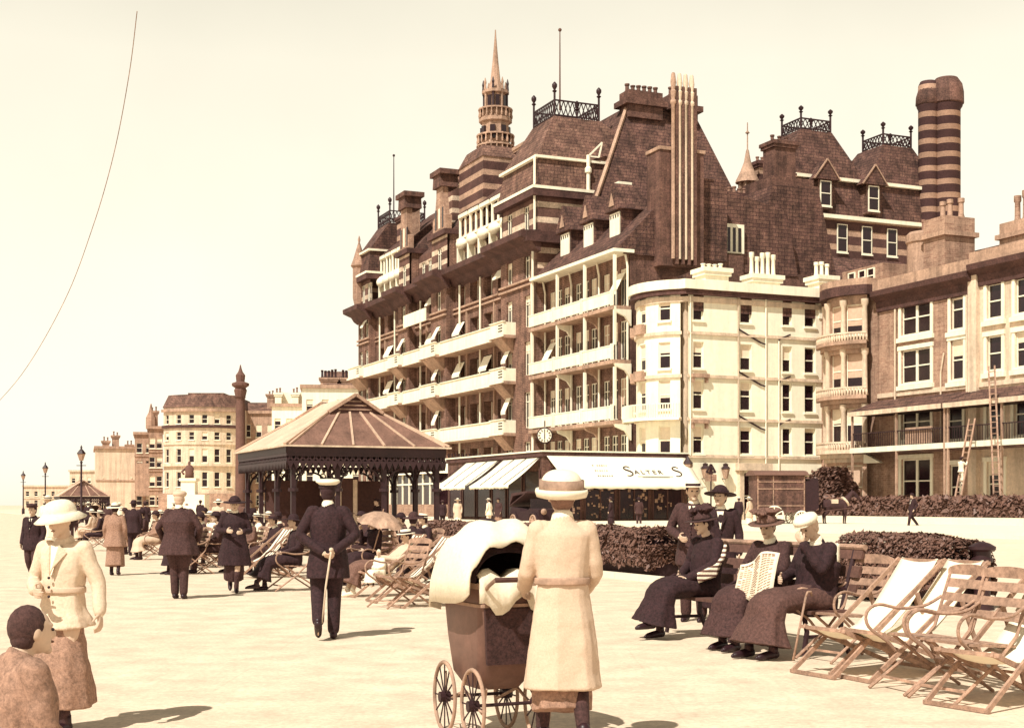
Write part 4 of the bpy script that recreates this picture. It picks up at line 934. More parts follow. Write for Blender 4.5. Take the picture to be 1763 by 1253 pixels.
# ladders
def ladder(label, a, b, w_, m=M_wood):
    a, b = V(a), V(b); t = thing('ladder', label, 'ladder', a, 0); d = b-a; x = V((.3947, -.9188, 0))*w_/2
    q = MB(); q.bar(-x, d-x, .09).bar(x, d+x, .09); q.build('stile', m, t)
    n = int(d.length/.36)
    for i in range(1, n): MB().bar(-x+d*i/n, x+d*i/n, .05).build('rung', m, t)
    return t
ladder('pale leaning ladder carrying a painter against the terrace', TR(19.7, -5.0, .2), TR(18.75, -2.72, 6.6), .5)
ladder('tall dark ladder beyond the painter, reaching above the verandah roof', TR(23.4, -5.0, .2), TR(20.4, -2.75, 9.6), .5, M_tanb)
# warning sign
t = thing('road_sign', 'triangular warning sign on a post above a small plate by the corner building', 'road sign', gr(1224, 86), .25)
q = MB(); h = CH+(VH-799)*86/FO-t.location.z
q.tube([(0,0,0), (0,0,h-.5)], .05, 8).build('post', M_iron, t)
tr = [(0, h), (-.3, h-.5), (.3, h-.5)]; ti = [(0, h-.17), (-.14, h-.42), (.14, h-.42)]
q = MB()
for i in range(3): j = (i+1) % 3; q.bar((tr[i][0], 0, tr[i][1]), (tr[j][0], 0, tr[j][1]), .12, .1)
q.build('triangle', M_iron, t)
MB().box(-.36, .36, -.04, .04, h-1.05, h-.62).build('plate', M_tanb, t)
for y in (1.1, 2.75):
    o = MB().lathe([(.14, 3.3), (.3, 3.95), (.26, 4.0)], (.45, y, 0), 6).build('wall_lantern', M_tan, wb)
    MB().lathe([(.36, 4.0), (.16, 4.2), (.2, 4.32), (.02, 4.4)], (.45, y, 0), 6).bar((0, y, 3.3), (.45, y, 3.3), .06).build('lantern_cap', M_iron, o)
o = MB().lathe([(.16, 3.4), (.36, 4.2), (.32, 4.3)], (.6, 10.7, 0), 6).build('hanging_lantern', M_tan, shop)
MB().lathe([(.4, 4.3), (.2, 4.55), (.05, 4.8)], (.6, 10.7, 0), 6).bar((.6, 10.7, 4.8), (0, 10.7, 4.9), .06).lathe([(.2, 3.2), (.2, 3.4), (.05, 3.0)], (.6, 10.7, 0), 6).build('lantern_cap', M_iron, o)
# overhead wires
pts = [(236, 20, 10), (222, 130, 10.6), (196, 265, 11.2), (160, 390, 12), (110, 520, 13), (37, 645, 14.5), (-40, 730, 16)]
q = MB(); q.tube(smooth([at(*p) for p in pts], 8), .0032, 5); tag(q.build('wire', M_tanb), 'long thin slack wire curving down through the empty sky', 'wire')
# ---------------------------------------------------------------- bench
B0 = V((3.1, 13.6, 0))
def BN(x, y, z=0): return B0+V((.3947, -.9188, 0))*x+D2*y+V((0,0,z))
t = thing('bench', 'long dark wooden promenade bench with three seated people', 'bench', B0, RZ)
for k in range(5): MB().box(-3.0, 0, -.22+k*.095, -.14+k*.095, .43, .465).build('seat_slat', M_woodm, t)
for z, y in ((.6, .29), (.78, .33), (.96, .37)): MB().prism([(y, z), (y+.03, z), (y+.06, z+.11), (y+.03, z+.11)], -3.0, 0, 'x').build('back_slat', M_woodm, t)
MB().tube([(-3.02, .41, 1.075), (.02, .41, 1.075)], .03, 8).build('top_rail', M_wood, t)
for x in (-2.85, -1.5, -.15):
    q = MB(); q.tube([(x, -.2, .02), (x, -.16, .25), (x, -.2, .43)], .028, 6).tube([(x, .34, .02), (x, .24, .25), (x, .25, .45), (x, .42, 1.06)], .028, 6).tube([(x, -.2, .42), (x, .26, .42)], .025, 6).tube([(x, -.19, .2), (x, .27, .2)], .02, 6)
    q.tube([(x, -.2, .44), (x, -.24, .62), (x, -.1, .68), (x, .3, .66)], .022, 6); q.build('leg', M_iron, t)
# ---------------------------------------------------------------- deck chairs
def deckchair(label, loc, rz, m=M_canvas, arms=False, grp='deck chairs'):
    t = thing('deck_chair', label, 'deck chair', loc, rz, grp); w_ = .28
    for s in (-1, 1):
        MB().bar((s*w_, -.62, .02), (s*w_, .62, 1.0), .022, .038).build('long_rail', M_wood, t)
        MB().bar((s*(w_-.04), -.52, .42), (s*(w_-.04), .52, .03), .022, .038).build('seat_rail', M_wood, t)
        MB().bar((s*(w_+.035), .28, .72), (s*(w_+.035), .56, .06), .022, .035).build('back_strut', M_wood, t)
    for y, z in ((-.62, .02), (.61, .99), (-.5, .41), (.52, .04)): MB().bar((-w_-.02, y, z), (w_+.02, y, z), .03).build('crossbar', M_wood, t)
    pts = [(.61, 1.01), (.46, .82), (.28, .6), (.08, .42), (-.12, .33), (-.32, .34), (-.5, .43)]
    g = MB(); ww = w_-.05; rows = []
    P_ = []
    for i in range(len(pts)-1):
        for k in range(4):
            f = k/4; P_.append((pts[i][0]*(1-f)+pts[i+1][0]*f, pts[i][1]*(1-f)+pts[i+1][1]*f))
    P_.append(pts[-1])
    vs = []
    for (y, z) in P_:
        for j in range(7): x = -ww+2*ww*j/6; vs.append((x, y, z-.025*(1-(x/ww)**2)))
    g.add(vs, [(i*7+j, i*7+j+1, i*7+8+j, i*7+7+j) for i in range(len(P_)-1) for j in range(6)])
    o = g.build('canvas', m, t, True); md = o.modifiers.new('s', 'SOLIDIFY'); md.thickness = .006
    return t
def slatchair(label, loc, rz, grp='folding slatted chairs'):
    t = thing('folding_chair', label, 'folding chair', loc, rz, grp); w_ = .25
    for s in (-1, 1):
        MB().tube([(s*w_, -.42, .01), (s*w_, .0, .3), (s*w_, .2, .5), (s*w_, .36, .96)], [.014, .014, .014, .012], 6).build('leg', M_wood, t)
        MB().tube([(s*(w_-.03), .42, .01), (s*(w_-.03), 0, .28), (s*(w_-.03), -.22, .44)], .014, 6).build('leg', M_wood, t)
        MB().tube(smooth([(s*(w_+.02), .28, .74), (s*(w_+.04), .12, .66), (s*(w_+.05), -.1, .645), (s*(w_+.05), -.3, .68), (s*(w_+.05), -.41, .62), (s*(w_+.04), -.4, .5), (s*(w_+.02), -.24, .38), (s*(w_+.02), -.16, .3)]), .0135, 8).build('armrest', M_wood, t)
    for k in range(5): MB().prism([(-w_, -.24+k*.09), (w_, -.24+k*.09), (w_, -.17+k*.09), (-w_, -.17+k*.09)], .435-.006*k, .455-.006*k, 'z').build('seat_slat', M_wood, t)
    for k, (z, hh) in enumerate(((.6, .065), (.71, .065), (.82, .07))):
        y = .235+(z-.6)*.36
        MB().prism([(y, z), (y+.018, z), (y+.018+hh*.36, z+hh), (y+hh*.36, z+hh)], -w_-.02, w_+.02, 'x').build('back_slat', M_wood, t)
    pl = [(-w_-.03, .925)]+[(-(w_+.03)*cos(a), .96+.055*sin(a)) for a in [i*pi/8 for i in range(9)]]+[(w_+.03, .925)]
    g = MB().prism(pl, .35, .37); g.build('back_slat', M_wood, t)
    for y, z in ((.2, .22), (-.3, .1)): MB().bar((-w_, y, z), (w_, y, z), .02).build('stretcher', M_wood, t)
    return t
# right foreground group
deckchair('white canvas deck chair nearest the reading woman', gr(1480, 12.35)+V((.1, .1, 0)), RZ+.06)
deckchair('white canvas deck chair second from the reading woman, slightly higher', gr(1548, 12.05)+V((.12, .1, 0)), RZ-.02)
slatchair('slatted folding chair behind the first deck chair', gr(1470, 13.2)+V((0, .3, 0)), RZ+.1)
slatchair('slatted folding chair standing left of the rightmost one', gr(1604, 11.25), RZ-.1)
slatchair('slatted folding chair at the right edge of the photo', gr(1675, 10.75), RZ+.03)
deckchair('white deck chair half cut off by the right edge', gr(1742, 10.55), RZ+.15)
# chairs by the shelter
M_strp = mat('striped_canvas', .3, .2, 9, kind='stripes', g2=1, a=.13, b=.45)
deckchair('striped deck chair with a woman in a white hat', gr(662, 22.9), RZ+.05, M_strp)
deckchair('empty striped deck chair behind the woman in a white hat', gr(706, 21.6), RZ-.04, M_strp)
deckchair('empty striped deck chair closest to the pram hood', gr(748, 20.6), RZ+.1, M_strp)
slatchair('folding chair lying open beside the striped deck chairs', gr(690, 20.4), RZ+.3)
deckchair('deck chair left of the man with the cane', gr(450, 28.5), RZ+.2, M_strp)
# ---------------------------------------------------------------- pram
pr = thing('pram', 'tall brown pram with a white covered hood pushed by the woman in the pale coat', 'pram', V(((846-U0)/266, 9.0, 0)), .42)
PW = .92
def rr(x, y, z, e=.07, n=5):
    out = []
    for sx, sy, a0 in ((1,1,0),(-1,1,pi/2),(-1,-1,pi),(1,-1,1.5*pi)):
        for i in range(n): a = a0+i*pi/2/(n-1); out.append((sx*(x-e)+e*cos(a), sy*(y-e)+e*sin(a), z))
    return out
MB().loft([rr(.15, .2, .33), rr(.2, .3, .42), rr(.22, .36, .65), rr(.235, .4, .9), rr(.24, .41, 1.0)]).build('body', M_pram, pr, 40)
MB().loft([rr(.252, .422, .975), rr(.252, .422, 1.01)]).build('body_trim', M_tan, pr); MB().loft([rr(.2415, .411, .86), rr(.2425, .412, .88)]).build('coach_line', M_tan, pr)
MB().loft([[(-.17, -.372, .5), (.17, -.372, .5), (.17, -.34, .5), (-.17, -.34, .5)], [(-.2, -.414, .85), (.2, -.414, .85), (.2, -.38, .85), (-.2, -.38, .85)]]).build('rear_panel', M_drk, pr)  # dark panel puts the rear face's shade into its colour
MB().box(-.2, .2, -.36, .1, 1.0, 1.02).build('lining', M_iron, pr)
# hood: inner dark shell and white cover with a deep fall
def arc(y, z0, rx, rz_, n=16, ph=0): return [(rx*cos(a), y+.0*sin(a), z0+rz_*max(0, sin(a))**.7) for a in [pi*i/n for i in range(n+1)]]
def shell(rows, m, name, th):
    b = MB(); n = len(rows[0]); b.add([p for r_ in rows for p in r_], [(i*n+j, i*n+j+1, (i+1)*n+j+1, (i+1)*n+j) for i in range(len(rows)-1) for j in range(n-1)])
    o = b.build(name, m, pr, True); s_ = o.modifiers.new('s', 'SOLIDIFY'); s_.thickness = th; return o
rows = [arc(y, 1.0, rx, hz) for y, rx, hz in ((-.34, .235, .2), (-.2, .24, .34), (.1, .24, .4), (.28, .235, .36), (.38, .2, .22), (.4, .1, .05))]
shell(rows, M_blk, 'hood', .012)
rows = []
for i, (y, rx, hz, z0) in enumerate(((-.47, .3, .22, 1.0), (-.45, .31, .27, .99), (-.4, .32, .34, .97), (-.28, .325, .41, .95), (-.05, .325, .43, .93), (.15, .32, .42, .92), (.34, .3, .37, .9), (.46, .27, .28, .86), (.51, .18, .1, .84))):
    rows.append([(rx*(1.12-.12*sin(a))*cos(a), y, z0+.04+(hz)*.97*max(0, sin(a))**.42+(-.09*abs(cos(a))**4)+.016*sin(a*9+i*.7)) for a in [pi*k/28 for k in range(29)]])
shell(rows, M_lin, 'hood_cover', .012)
q = MB(); rows = []
for z, y, rx in ((1.05, -.2, .2), (1.06, -.36, .235), (1.04, -.42, .255), (.98, -.435, .26), (.9, -.44, .26)):
    rows.append([(rx*x/6, y-.02*cos(x*.9), z+.03*sin(x*1.1)-(.05 if x > 2 and z < 1 else 0)-(.09*(1-abs(x+3)/3) if abs(x+3) < 3 and z < .95 else 0)) for x in range(-6, 7)])
shell(rows, M_lin, 'blanket', .015)
for s in (-1, 1):
    for y, r_ in ((-.27, .225), (.32, .225)):
        wl = MB().loft([[(s*.24+.014*cos(b_), y+(r_+.014*sin(b_))*cos(a), r_+.016+(r_+.014*sin(b_))*sin(a)) for b_ in [2*pi*j/8 for j in range(8)]] for a in [2*pi*i/36 for i in range(37)]], False).build('wheel', M_tan, pr, True)
        q = MB()
        for k in range(12): q.bar((s*.24, y, r_+.016), (s*.24, y+r_*cos(k*pi/6), r_+.016+r_*sin(k*pi/6)), .008)
        q.loft([[(s*.24+e, y+.035*cos(a), r_+.016+.035*sin(a)) for a in [2*pi*i/10 for i in range(10)]] for e in (-.04, .04)])
        q.build('spokes', M_iron, wl)
    MB().tube([(s*.2, -.3, .92), (s*.21, -.5, 1.0), (s*.21, -.62, 1.04)], .013, 8).build('handle_arm', M_tan, pr)
    MB().tube([(s*.2, -.42, .36), (s*.2, -.36, .2), (s*.2, 0, .31), (s*.2, .4, .2), (s*.2, .42, .4)], .012, 6).build('spring', M_tan, pr)
MB().tube([(-.21, -.62, 1.04), (.21, -.62, 1.04)], .016, 8).build('handle', M_woodd, pr)
MB().tube([(-.25, -.27, .241), (.25, -.27, .241)], .012, 6).build('axle', M_iron, pr); MB().tube([(-.25, .32, .241), (.25, .32, .241)], .012, 6).build('axle', M_iron, pr)
# ---------------------------------------------------------------- delivery van, horse, car
def wheel(parent, x, y, r_, w_=.07, n=12, m=M_white):
    wl = MB().loft([[(x+(r_+.05*cos(b_))*cos(a), y+w_*.5*sin(b_), r_+.05+(r_+.05*cos(b_))*sin(a)) for b_ in [2*pi*j/6 for j in range(6)]] for a in [2*pi*i/28 for i in range(29)]], False).build('wheel', m, parent, True)
    q = MB()
    for k in range(n): q.bar((x, y, r_+.05), (x+r_*cos(2*pi*k/n), y, r_+.05+r_*sin(2*pi*k/n)), .05)
    q.loft([[(x+.1*cos(a), y+e, r_+.05+.1*sin(a)) for a in [2*pi*i/10 for i in range(10)]] for e in (-.1, .1)])
    q.build('spokes', m, wl)
vp = gr(1350, 80)
vn = thing('delivery_van', 'brown horse-drawn delivery van with pale spoked wheels', 'van', vp, .1)
MB().prism([(-1.85, .75), (1.0, .75), (1.0, 2.85), (-1.85, 2.85)], -.8, .8).build('body', M_brickd, vn)
MB().prism([(-.95, 2.851)]+[(.98*-cos(a), 2.86+.28*sin(a)) for a in [i*pi/10 for i in range(11)]]+[(.95, 2.851)], -2.0, 1.15, 'x').build('roof', M_brn, vn)
q = MB()
for z in (2.45, 2.05, 1.1): q.box(-1.8, .95, -.83, -.8, z, z+.06)
for x in (-1.8, -.9, .9): q.box(x, x+.06, -.83, -.8, .8, 2.8)
q.build('panel_moulding', M_tanb, vn)
MB().prism([(1.0, .75)]+[(1.0, 2.4)]+[(1.0+.75*(1-cos(a)), 2.4+.3*sin(a)) for a in [i*pi/8 for i in range(1, 5)]]+[(1.8, 2.3), (1.8, 1.0), (1.5, .75)], -.75, .75).build('driver_hood', M_blk, vn)
for x, y, r_ in ((-.85, -.95, .52), (-.85, .95, .52), (.75, -.9, .38), (.75, .9, .38)): wheel(vn, x, y, r_)
for y in (-.4, .4): MB().tube([(1.2, y, .7), (3.9, y, 1.0)], .04, 6).build('shaft', M_woodd, vn)
def remesh(o, vox, it=3):
    m = o.modifiers.new('r', 'REMESH'); m.mode = 'VOXEL'; m.voxel_size = vox; m.use_smooth_shade = True
    if it: s = o.modifiers.new('s', 'SMOOTH'); s.iterations = it; s.factor = .5
    return o
hp = vp+V((cos(.1), sin(.1), 0))*3.05
hs = thing('horse', 'dark harnessed horse standing before the delivery van', 'horse', hp, .1)
b = MB()
b.loft([[(x, rx*cos(a), z+rz_*sin(a)) for a in [2*pi*i/14 for i in range(14)]] for x, z, rx, rz_ in ((-.82, 1.2, .08, .12), (-.74, 1.2, .22, .26), (-.5, 1.18, .28, .32), (-.1, 1.13, .29, .33), (.3, 1.14, .27, .34), (.55, 1.18, .22, .3), (.68, 1.22, .1, .16))])
for pts, rs in (([(.5, 0, 1.3), (.75, 0, 1.6), (.95, 0, 1.86), (1.02, 0, 1.92)], [.24, .17, .13, .1]), ([(.98, 0, 1.92), (1.2, 0, 1.72), (1.4, 0, 1.5), (1.44, 0, 1.46)], [.12, .11, .075, .06]), ([(.95, .06, 2.0), (.97, .08, 2.12)], [.035, .01]), ([(.95, -.06, 2.0), (.97, -.08, 2.12)], [.035, .01])):
    b.tube(pts, rs, 10)
for s in (-1, 1):
    b.tube([(.5, s*.16, 1.1), (.52, s*.16, .78), (.53, s*.16, .5), (.5, s*.16, .16), (.53, s*.16, .1), (.57, s*.16, 0)], [.13, .09, .055, .045, .055, .065], 10)
    b.tube([(-.55, s*.16, 1.1), (-.5, s*.17, .82), (-.7, s*.17, .55), (-.68, s*.17, .18), (-.64, s*.17, .1), (-.6, s*.17, 0)], [.18, .12, .065, .045, .055, .065], 10)
remesh(b.build('body', M_bark, hs), .025)
MB().tube([(-.8, 0, 1.3), (-.95, 0, 1.15), (-.95, 0, .7)], [.05, .08, .03], 8).build('tail', M_hair, hs, True)
MB().lathe([(.3, 0), (.34, .06), (.3, .12)], (0,0,0), 14).build('collar', M_cream, hs, True, (.5, 0, 1.35)).rotation_euler = (0, .9, 0)
MB().box(-.35, .05, -.31, .31, 1.25, 1.5).build('saddle_pad', M_cream, hs)
MB().box(1.1, 1.2, -.115, -.1, 1.6, 1.78).build('blinker', M_blk, hs)
cp = gr(922, 72)
cr = thing('motor_car', 'dark open motor car with folded hood parked before the shop', 'car', cp, RZ)
MB().prism([(-1.6, .5), (1.9, .5), (1.95, 1.05), (.75, 1.12), (.6, 1.0), (-.3, .95), (-.5, 1.1), (-1.5, 1.2), (-1.7, .9)], -.7, .7).build('body', M_blk, cr)
MB().loft([[(-1.8+.0, -.72+1.44*i/8, 1.25) for i in range(9)]+[(-1.8, .72-1.44*i/8, 1.2) for i in range(9)], [(.4, -.72+1.44*i/8, 1.95) for i in range(9)]+[(.4, .72-1.44*i/8, 1.9) for i in range(9)]]).prism([(-1.8, 1.2), (-1.5, 1.9), (.5, 2.0), (.5, 1.9), (-1.3, 1.75)], -.72, .72).build('hood', M_drk, cr)
for x in (-1.2, 1.35):
    for y in (-.75, .75): wheel(cr, x, y, .36, .1, 10, M_tan); MB().tube([(x-.5, y, .55), (x-.3, y, .85), (x+.25, y, .87), (x+.55, y, .55)], .05, 6).build('mudguard', M_blk, cr)
for y in (-.5, .5): MB().lathe([(.08,0),(.16,.16),(.16,.2)], (0,0,0), 10).build('headlight', M_tan, cr, True, (1.95, y, .95)).rotation_euler = (0, pi/2, 0)
MB().box(.72, .75, -.6, .6, 1.1, 1.6).build('windscreen', M_glass, cr)
for o in [o for o in bpy.data.objects if o.type == 'MESH' and (o.parent == pr or (o.parent and o.parent.parent == pr))]:
    for v_ in o.data.vertices: v_.co.x *= PW; v_.co.y *= .82
# ================================================================ people
def ell(mb, pts, rx, ry, side, n=18, m=3, fold=None):
    pts = [V(p) for p in pts]; side = V(side); D = []
    for i in range(len(pts)-1):
        i0, i3 = max(i-1, 0), min(i+2, len(pts)-1)
        for k in range(m):
            t = k/m
            f = lambda a, b, c, d: .5*(2*b+(c-a)*t+(2*a-5*b+4*c-d)*t*t+(3*b-a-3*c+d)*t**3)
            D.append((f(pts[i0], pts[i], pts[i+1], pts[i3]), rx[i]+(rx[i+1]-rx[i])*t, ry[i]+(ry[i+1]-ry[i])*t))
    D.append((pts[-1], rx[-1], ry[-1])); rings = []
    for i, (p, a, b) in enumerate(D):
        t = (D[min(i+1, len(D)-1)][0]-D[max(i-1, 0)][0]).normalized(); s = (side-t*side.dot(t)).normalized(); o = t.cross(s); r = []
        for j in range(n):
            th = 2*pi*j/n; g = 1
            if fold: g += fold[1]*(i/(len(D)-1))**1.2*(sin(th*fold[0]+1)+.5*sin(th*(fold[0]*.6)+2+i*.1))
            r.append(p+s*a*g*cos(th)+o*b*g*sin(th))
        rings.append(r)
    return mb.loft(rings)
def limb(mb, pts, rs, n=12):
    pts = [V(p) for p in pts]; side = V((1, .13, .07))
    if abs((pts[-1]-pts[0]).normalized().dot(side.normalized())) > .9: side = V((0, 1, .2))
    ell(mb, pts, rs, rs, side, n, 2)
    for p, r in zip(pts, rs): mb.ball(p, r*.99, 10, 6)
def eb(mb, c, r, M3):
    t = MB().ball((0,0,0), r, 14, 10); mb.add([V(c)+M3 @ V(p) for p in t.v], t.f)
def hand(mb, W, d, pn, curl, sg):
    d = d.normalized(); pn = (pn-d*pn.dot(d)).normalized(); ac = d.cross(pn)
    eb(mb, W+d*.045, (.038, .05, .017), Matrix((ac, d, pn)).transposed())
    for x, L, in ((-.028, .06), (-.0095, .074), (.0095, .078), (.028, .066)):
        p = W+d*.083+ac*x; pts = [W+d*.05+ac*x*.8, p]; a = 0
        for f in (.44, .32, .26): a += curl; p = p+(d*cos(a)+pn*sin(a)+ac*x*1.5).normalized()*L*f; pts.append(p)
        limb(mb, pts, [.01, .0098, .009, .0085, .007], 8)
    b = W+d*.02+ac*sg*.028; pts = [b, b+(d*.6+ac*sg*.75+pn*.25).normalized()*.04, b+(d*.6+ac*sg*.75+pn*.25).normalized()*.04+(d*.85+ac*sg*.3+pn*(.3+curl*.5)).normalized()*.032]
    limb(mb, pts, [.013, .0105, .008], 8)
STAND = dict(P=(0,0,.93), C=(0,0,1.22), N=(0,-.015,1.44), H=(0,.03,1.60), SL=(-.175,-.01,1.385), SR=(.175,-.01,1.385), EL=(-.24,-.03,1.12), ER=(.24,-.03,1.12),
             WL=(-.235,.07,.87), WR=(.235,.07,.87), hL=(-.09,0,.92), hR=(.09,0,.92), kL=(-.095,.02,.5), kR=(.095,.02,.5), aL=(-.1,-.03,.08), aR=(.1,-.03,.08))
SIT = dict(P=(0,-.02,.56), C=(0,-.07,.86), N=(0,-.06,1.1), H=(0,.0,1.27), SL=(-.18,-.06,1.05), SR=(.18,-.06,1.05), EL=(-.25,-.0,.80), ER=(.25,-.0,.80),
           WL=(-.1,.24,.70), WR=(.1,.24,.70), hL=(-.1,0,.54), hR=(.1,0,.54), kL=(-.12,.46,.53), kR=(.12,.46,.53), aL=(-.12,.5,.09), aR=(.12,.52,.09))
REC = dict(P=(0,.02,.47), C=(0,-.25,.68), N=(0,-.42,.88), H=(0,-.4,1.06), SL=(-.18,-.4,.84), SR=(.18,-.4,.84), EL=(-.27,-.2,.66), ER=(.27,-.2,.66),
           WL=(-.1,.08,.68), WR=(.1,.08,.68), hL=(-.1,.04,.45), hR=(.1,.04,.45), kL=(-.12,.46,.52), kR=(.12,.46,.52), aL=(-.12,.62,.09), aR=(.12,.66,.09))
BASE = {'st': STAND, 'si': SIT, 're': REC}
def hatmesh(kind):
    b = MB(); band = None
    def dome(r, h, z, sq=.8, fl=0): return [(r*cos(a)**sq if a < pi/2-.01 else .004, z+h*sin(a)) for a in [i*pi/16 for i in range(9)]]
    if kind == 'boater':
        b.lathe([(.155, .03), (.158, .036), (.155, .042), (.088, .043), (.086, .11), (.08, .115), (.004, .116)], (0,0,0), 22, 1, 1.12); band = (.089, .045, .078)
    elif kind == 'wide':
        b.lathe([(.1, .015), (.205, .012), (.208, .02), (.2, .026), (.105, .035)]+dome(.1, .105, .035), (0,0,0), 22, 1, 1.05); band = (.105, .035, .07)
    elif kind == 'sun':
        b.lathe([(.1, .02), (.18, -.01), (.185, -.004), (.12, .045)]+dome(.12, .1, .045, .7), (0,0,0), 22, 1, 1.1); band = None
    elif kind == 'cloche':
        b.lathe([(.115, -.03), (.155, -.02), (.165, .01), (.16, .03), (.128, .0), (.132, .045)]+dome(.13, .1, .05, .75), (0,0,0), 24, 1, 1.08); band = (.137, .012, .085)
    elif kind == 'cap':
        b.lathe([(.092, .03), (.094, .07), (.128, .095), (.135, .108), (.12, .125), (.004, .13)], (0,0,0), 22, 1, 1.1); band = (.097, .03, .072)
        b.add([(x*.085, .06+.055*sqrt(max(0, 1-x*x))+.03, .035-.02*sqrt(max(0, 1-x*x))+z) for z in (0, .006) for x in [-1+i/5 for i in range(11)]]+[(x*.085, .085*sqrt(max(0, 1-x*x))*.9, .04+z) for z in (0, .006) for x in [-1+i/5 for i in range(11)]],
              [(i, i+1, i+23, i+22) for i in range(10)]+[(i+11, i+12, i+34, i+33) for i in range(10)]+[(i, i+11, i+12, i+1) for i in range(10)])
    elif kind == 'flat':
        b.loft([[(.098*k*cos(a), .02+.122*k*sin(a)+e, z) for a in [2*pi*i/20 for i in range(20)]] for k, e, z in ((.95, 0, .035), (1.12, .005, .06), (1.15, .0, .085), (.9, -.01, .115), (.4, -.01, .125))])
        b.loft([[(.08*k*cos(a), .1+.06*k*sin(a), z) for a in [2*pi*i/14 for i in range(14)]] for k, z in ((1, .03), (1, .04))])
    elif kind == 'bowler':
        b.lathe([(.1, .03), (.135, .04), (.14, .045), (.135, .05), (.1, .042)]+dome(.098, .105, .04, .6), (0,0,0), 20, 1, 1.12)
    elif kind == 'feather':
        b.lathe([(.1, .015), (.19, .02), (.195, .028), (.105, .04)]+dome(.11, .09, .035, .7), (0,0,0), 20, 1, 1.05)
        rr_ = random.Random(3)
        for _ in range(22):
            a = rr_.uniform(0, 2*pi); r = rr_.uniform(.01, .09); L_ = rr_.uniform(.06, .13); q0 = V((r*cos(a), r*sin(a), .1)); dv = V((cos(a+.8), sin(a+.8), .35))
            b.tube([q0, q0+dv*L_*.5+V((0,0,.035)), q0+dv*L_+V((0,0,.01))], [.012, .026, .006], 6)
    return b, band
PN = [0]
def person(label, loc, rz, h=1.72, pose='st', ch={}, vox=.011, top=None, skirt=None, trousers=None, hat=None, hair=M_hair, face=0, collar=None, shirt=None, belt=None,
           shoes=M_shoe, g=1.0, look=(0, 0), lean=0, group=None, curl=.45, gloves=None, palm={}, beard=None, bun=False, sl=1.0, fem=0):
    PN[0] += 1; sc = h/1.72
    J = {k: V(v) for k, v in BASE[pose].items()}
    for k, v in ch.items(): J[k] = V(v)
    if lean:   # bend the upper body forward about the pelvis
        M = Matrix.Rotation(-lean, 3, 'X')
        for k in ('C', 'N', 'H', 'SL', 'SR', 'EL', 'ER', 'WL', 'WR'):
            if k not in ch or k in ('C', 'N', 'H', 'SL', 'SR'): J[k] = J['P']+M @ (J[k]-J['P'])
    t = thing('person', label, 'person', loc, rz, group)
    def done(b, name, m, parent=t, vx=None, it=3, sm=True):
        b.v = [(p[0]*sc, p[1]*sc, p[2]*sc) for p in b.v]
        o = b.build(name, m, parent, sm)
        if vx: remesh(o, vx, it)
        return o
    side = (J['SR']-J['SL']).normalized(); sit = pose != 'st'
    hf = Matrix.Rotation(look[0], 3, 'Z') @ Matrix.Rotation(look[1], 3, 'X'); hu = hf @ V((0,0,1)); fw = hf @ V((0,1,0)); hx = hf @ V((1,0,0)); H = J['H']
    # --- body: one continuous surface
    b = MB(); P, C, N = J['P'], J['C'], J['N']
    ell(b, [P-(C-P)*.25, P, P.lerp(C, .5), C, C.lerp(N, .55), N.lerp(C, .12), N], [.1, .145, .125, .145, .155, .1, .055], [.08, .1, .09, .1, .1, .065, .055], side)
    limb(b, [N-(H-N)*.1, N.lerp(H, .4), H-hu*.03], [.056, .05, .052])
    eb(b, H, (.074, .093, .108), hf); eb(b, H+fw*.03-hu*.055, (.055, .06, .055), hf); eb(b, H+fw*.075-hu*.095, (.026, .022, .02), hf)
    eb(b, H+fw*.098-hu*.02, (.012, .02, .024), hf); eb(b, H+fw*.078+hu*.025, (.05, .018, .012), hf)
    for s in (-1, 1): eb(b, H+hx*s*.076-fw*.005-hu*.01, (.01, .022, .032), hf)
    for s, S_ in ((-1, 'L'), (1, 'R')):
        sh_, e, w_ = J['S'+S_], J['E'+S_], J['W'+S_]
        limb(b, [sh_, sh_.lerp(e, .5), e, e.lerp(w_, .4), w_], [.05, .043, .036, .034, .025])
        hand(b, w_, w_-e, V(palm.get(S_, (-s, 0.2, -.1))), curl, s*palm.get('f'+S_, 1))
        k, a = J['k'+S_], J['a'+S_]
        limb(b, [J['h'+S_], J['h'+S_].lerp(k, .5), k, k.lerp(a, .35), a], [.085, .07, .052, .048, .033])
        FR = Matrix.Rotation(-max(0, min(1.1, (a.z-.1)*6)) if not sit else 0, 3, 'X'); limb(b, [a+FR @ V((0,-.03,-.03)), a+FR @ V((0,.06,-.045)), a+FR @ V((0,.14,-.055))], [.035, .034, .025])
    done(b, 'body', M_skin, vx=vox*(.62 if vox < .012 else 1))
    # --- garments
    if top:
        m, hem, fl, nm = top; b = MB()
        cp = [N+(H-N)*.2, N, N.lerp(C, .16), N.lerp(C, .36), C.lerp(N, .1), C.lerp(P, .55), P]
        rx = [.062, .075, .135, .2, .19*g, .168*g, .188*g]; ry = [.06, .066, .085, .108, .132*g, .13*g, .148*g]
        if not sit and hem < P.z-.02:
            cp.append(V((P.x, P.y-.005, (P.z+hem)/2))); rx.append(.2*g+fl*.5); ry.append(.155*g+fl*.4)
            cp.append(V((P.x, P.y-.01, hem))); rx.append(.2*g+fl); ry.append(.16*g+fl*.8)
        elif sit: cp.append(P-(C-P)*.3); rx.append(.19*g); ry.append(.14*g)
        ell(b, cp, rx, ry, side, 24, 3, (7, .05) if not sit else None)
        for S_ in 'LR':
            s_, e, w_ = J['S'+S_], J['E'+S_], J['W'+S_]
            limb(b, [s_.lerp(N, .22), s_, s_.lerp(e, .5), e, e.lerp(w_, .5), e.lerp(w_, .93)], [.055, .066*sl, .06*sl, .054, .05, .047])
        o = done(b, nm, m, vx=vox)
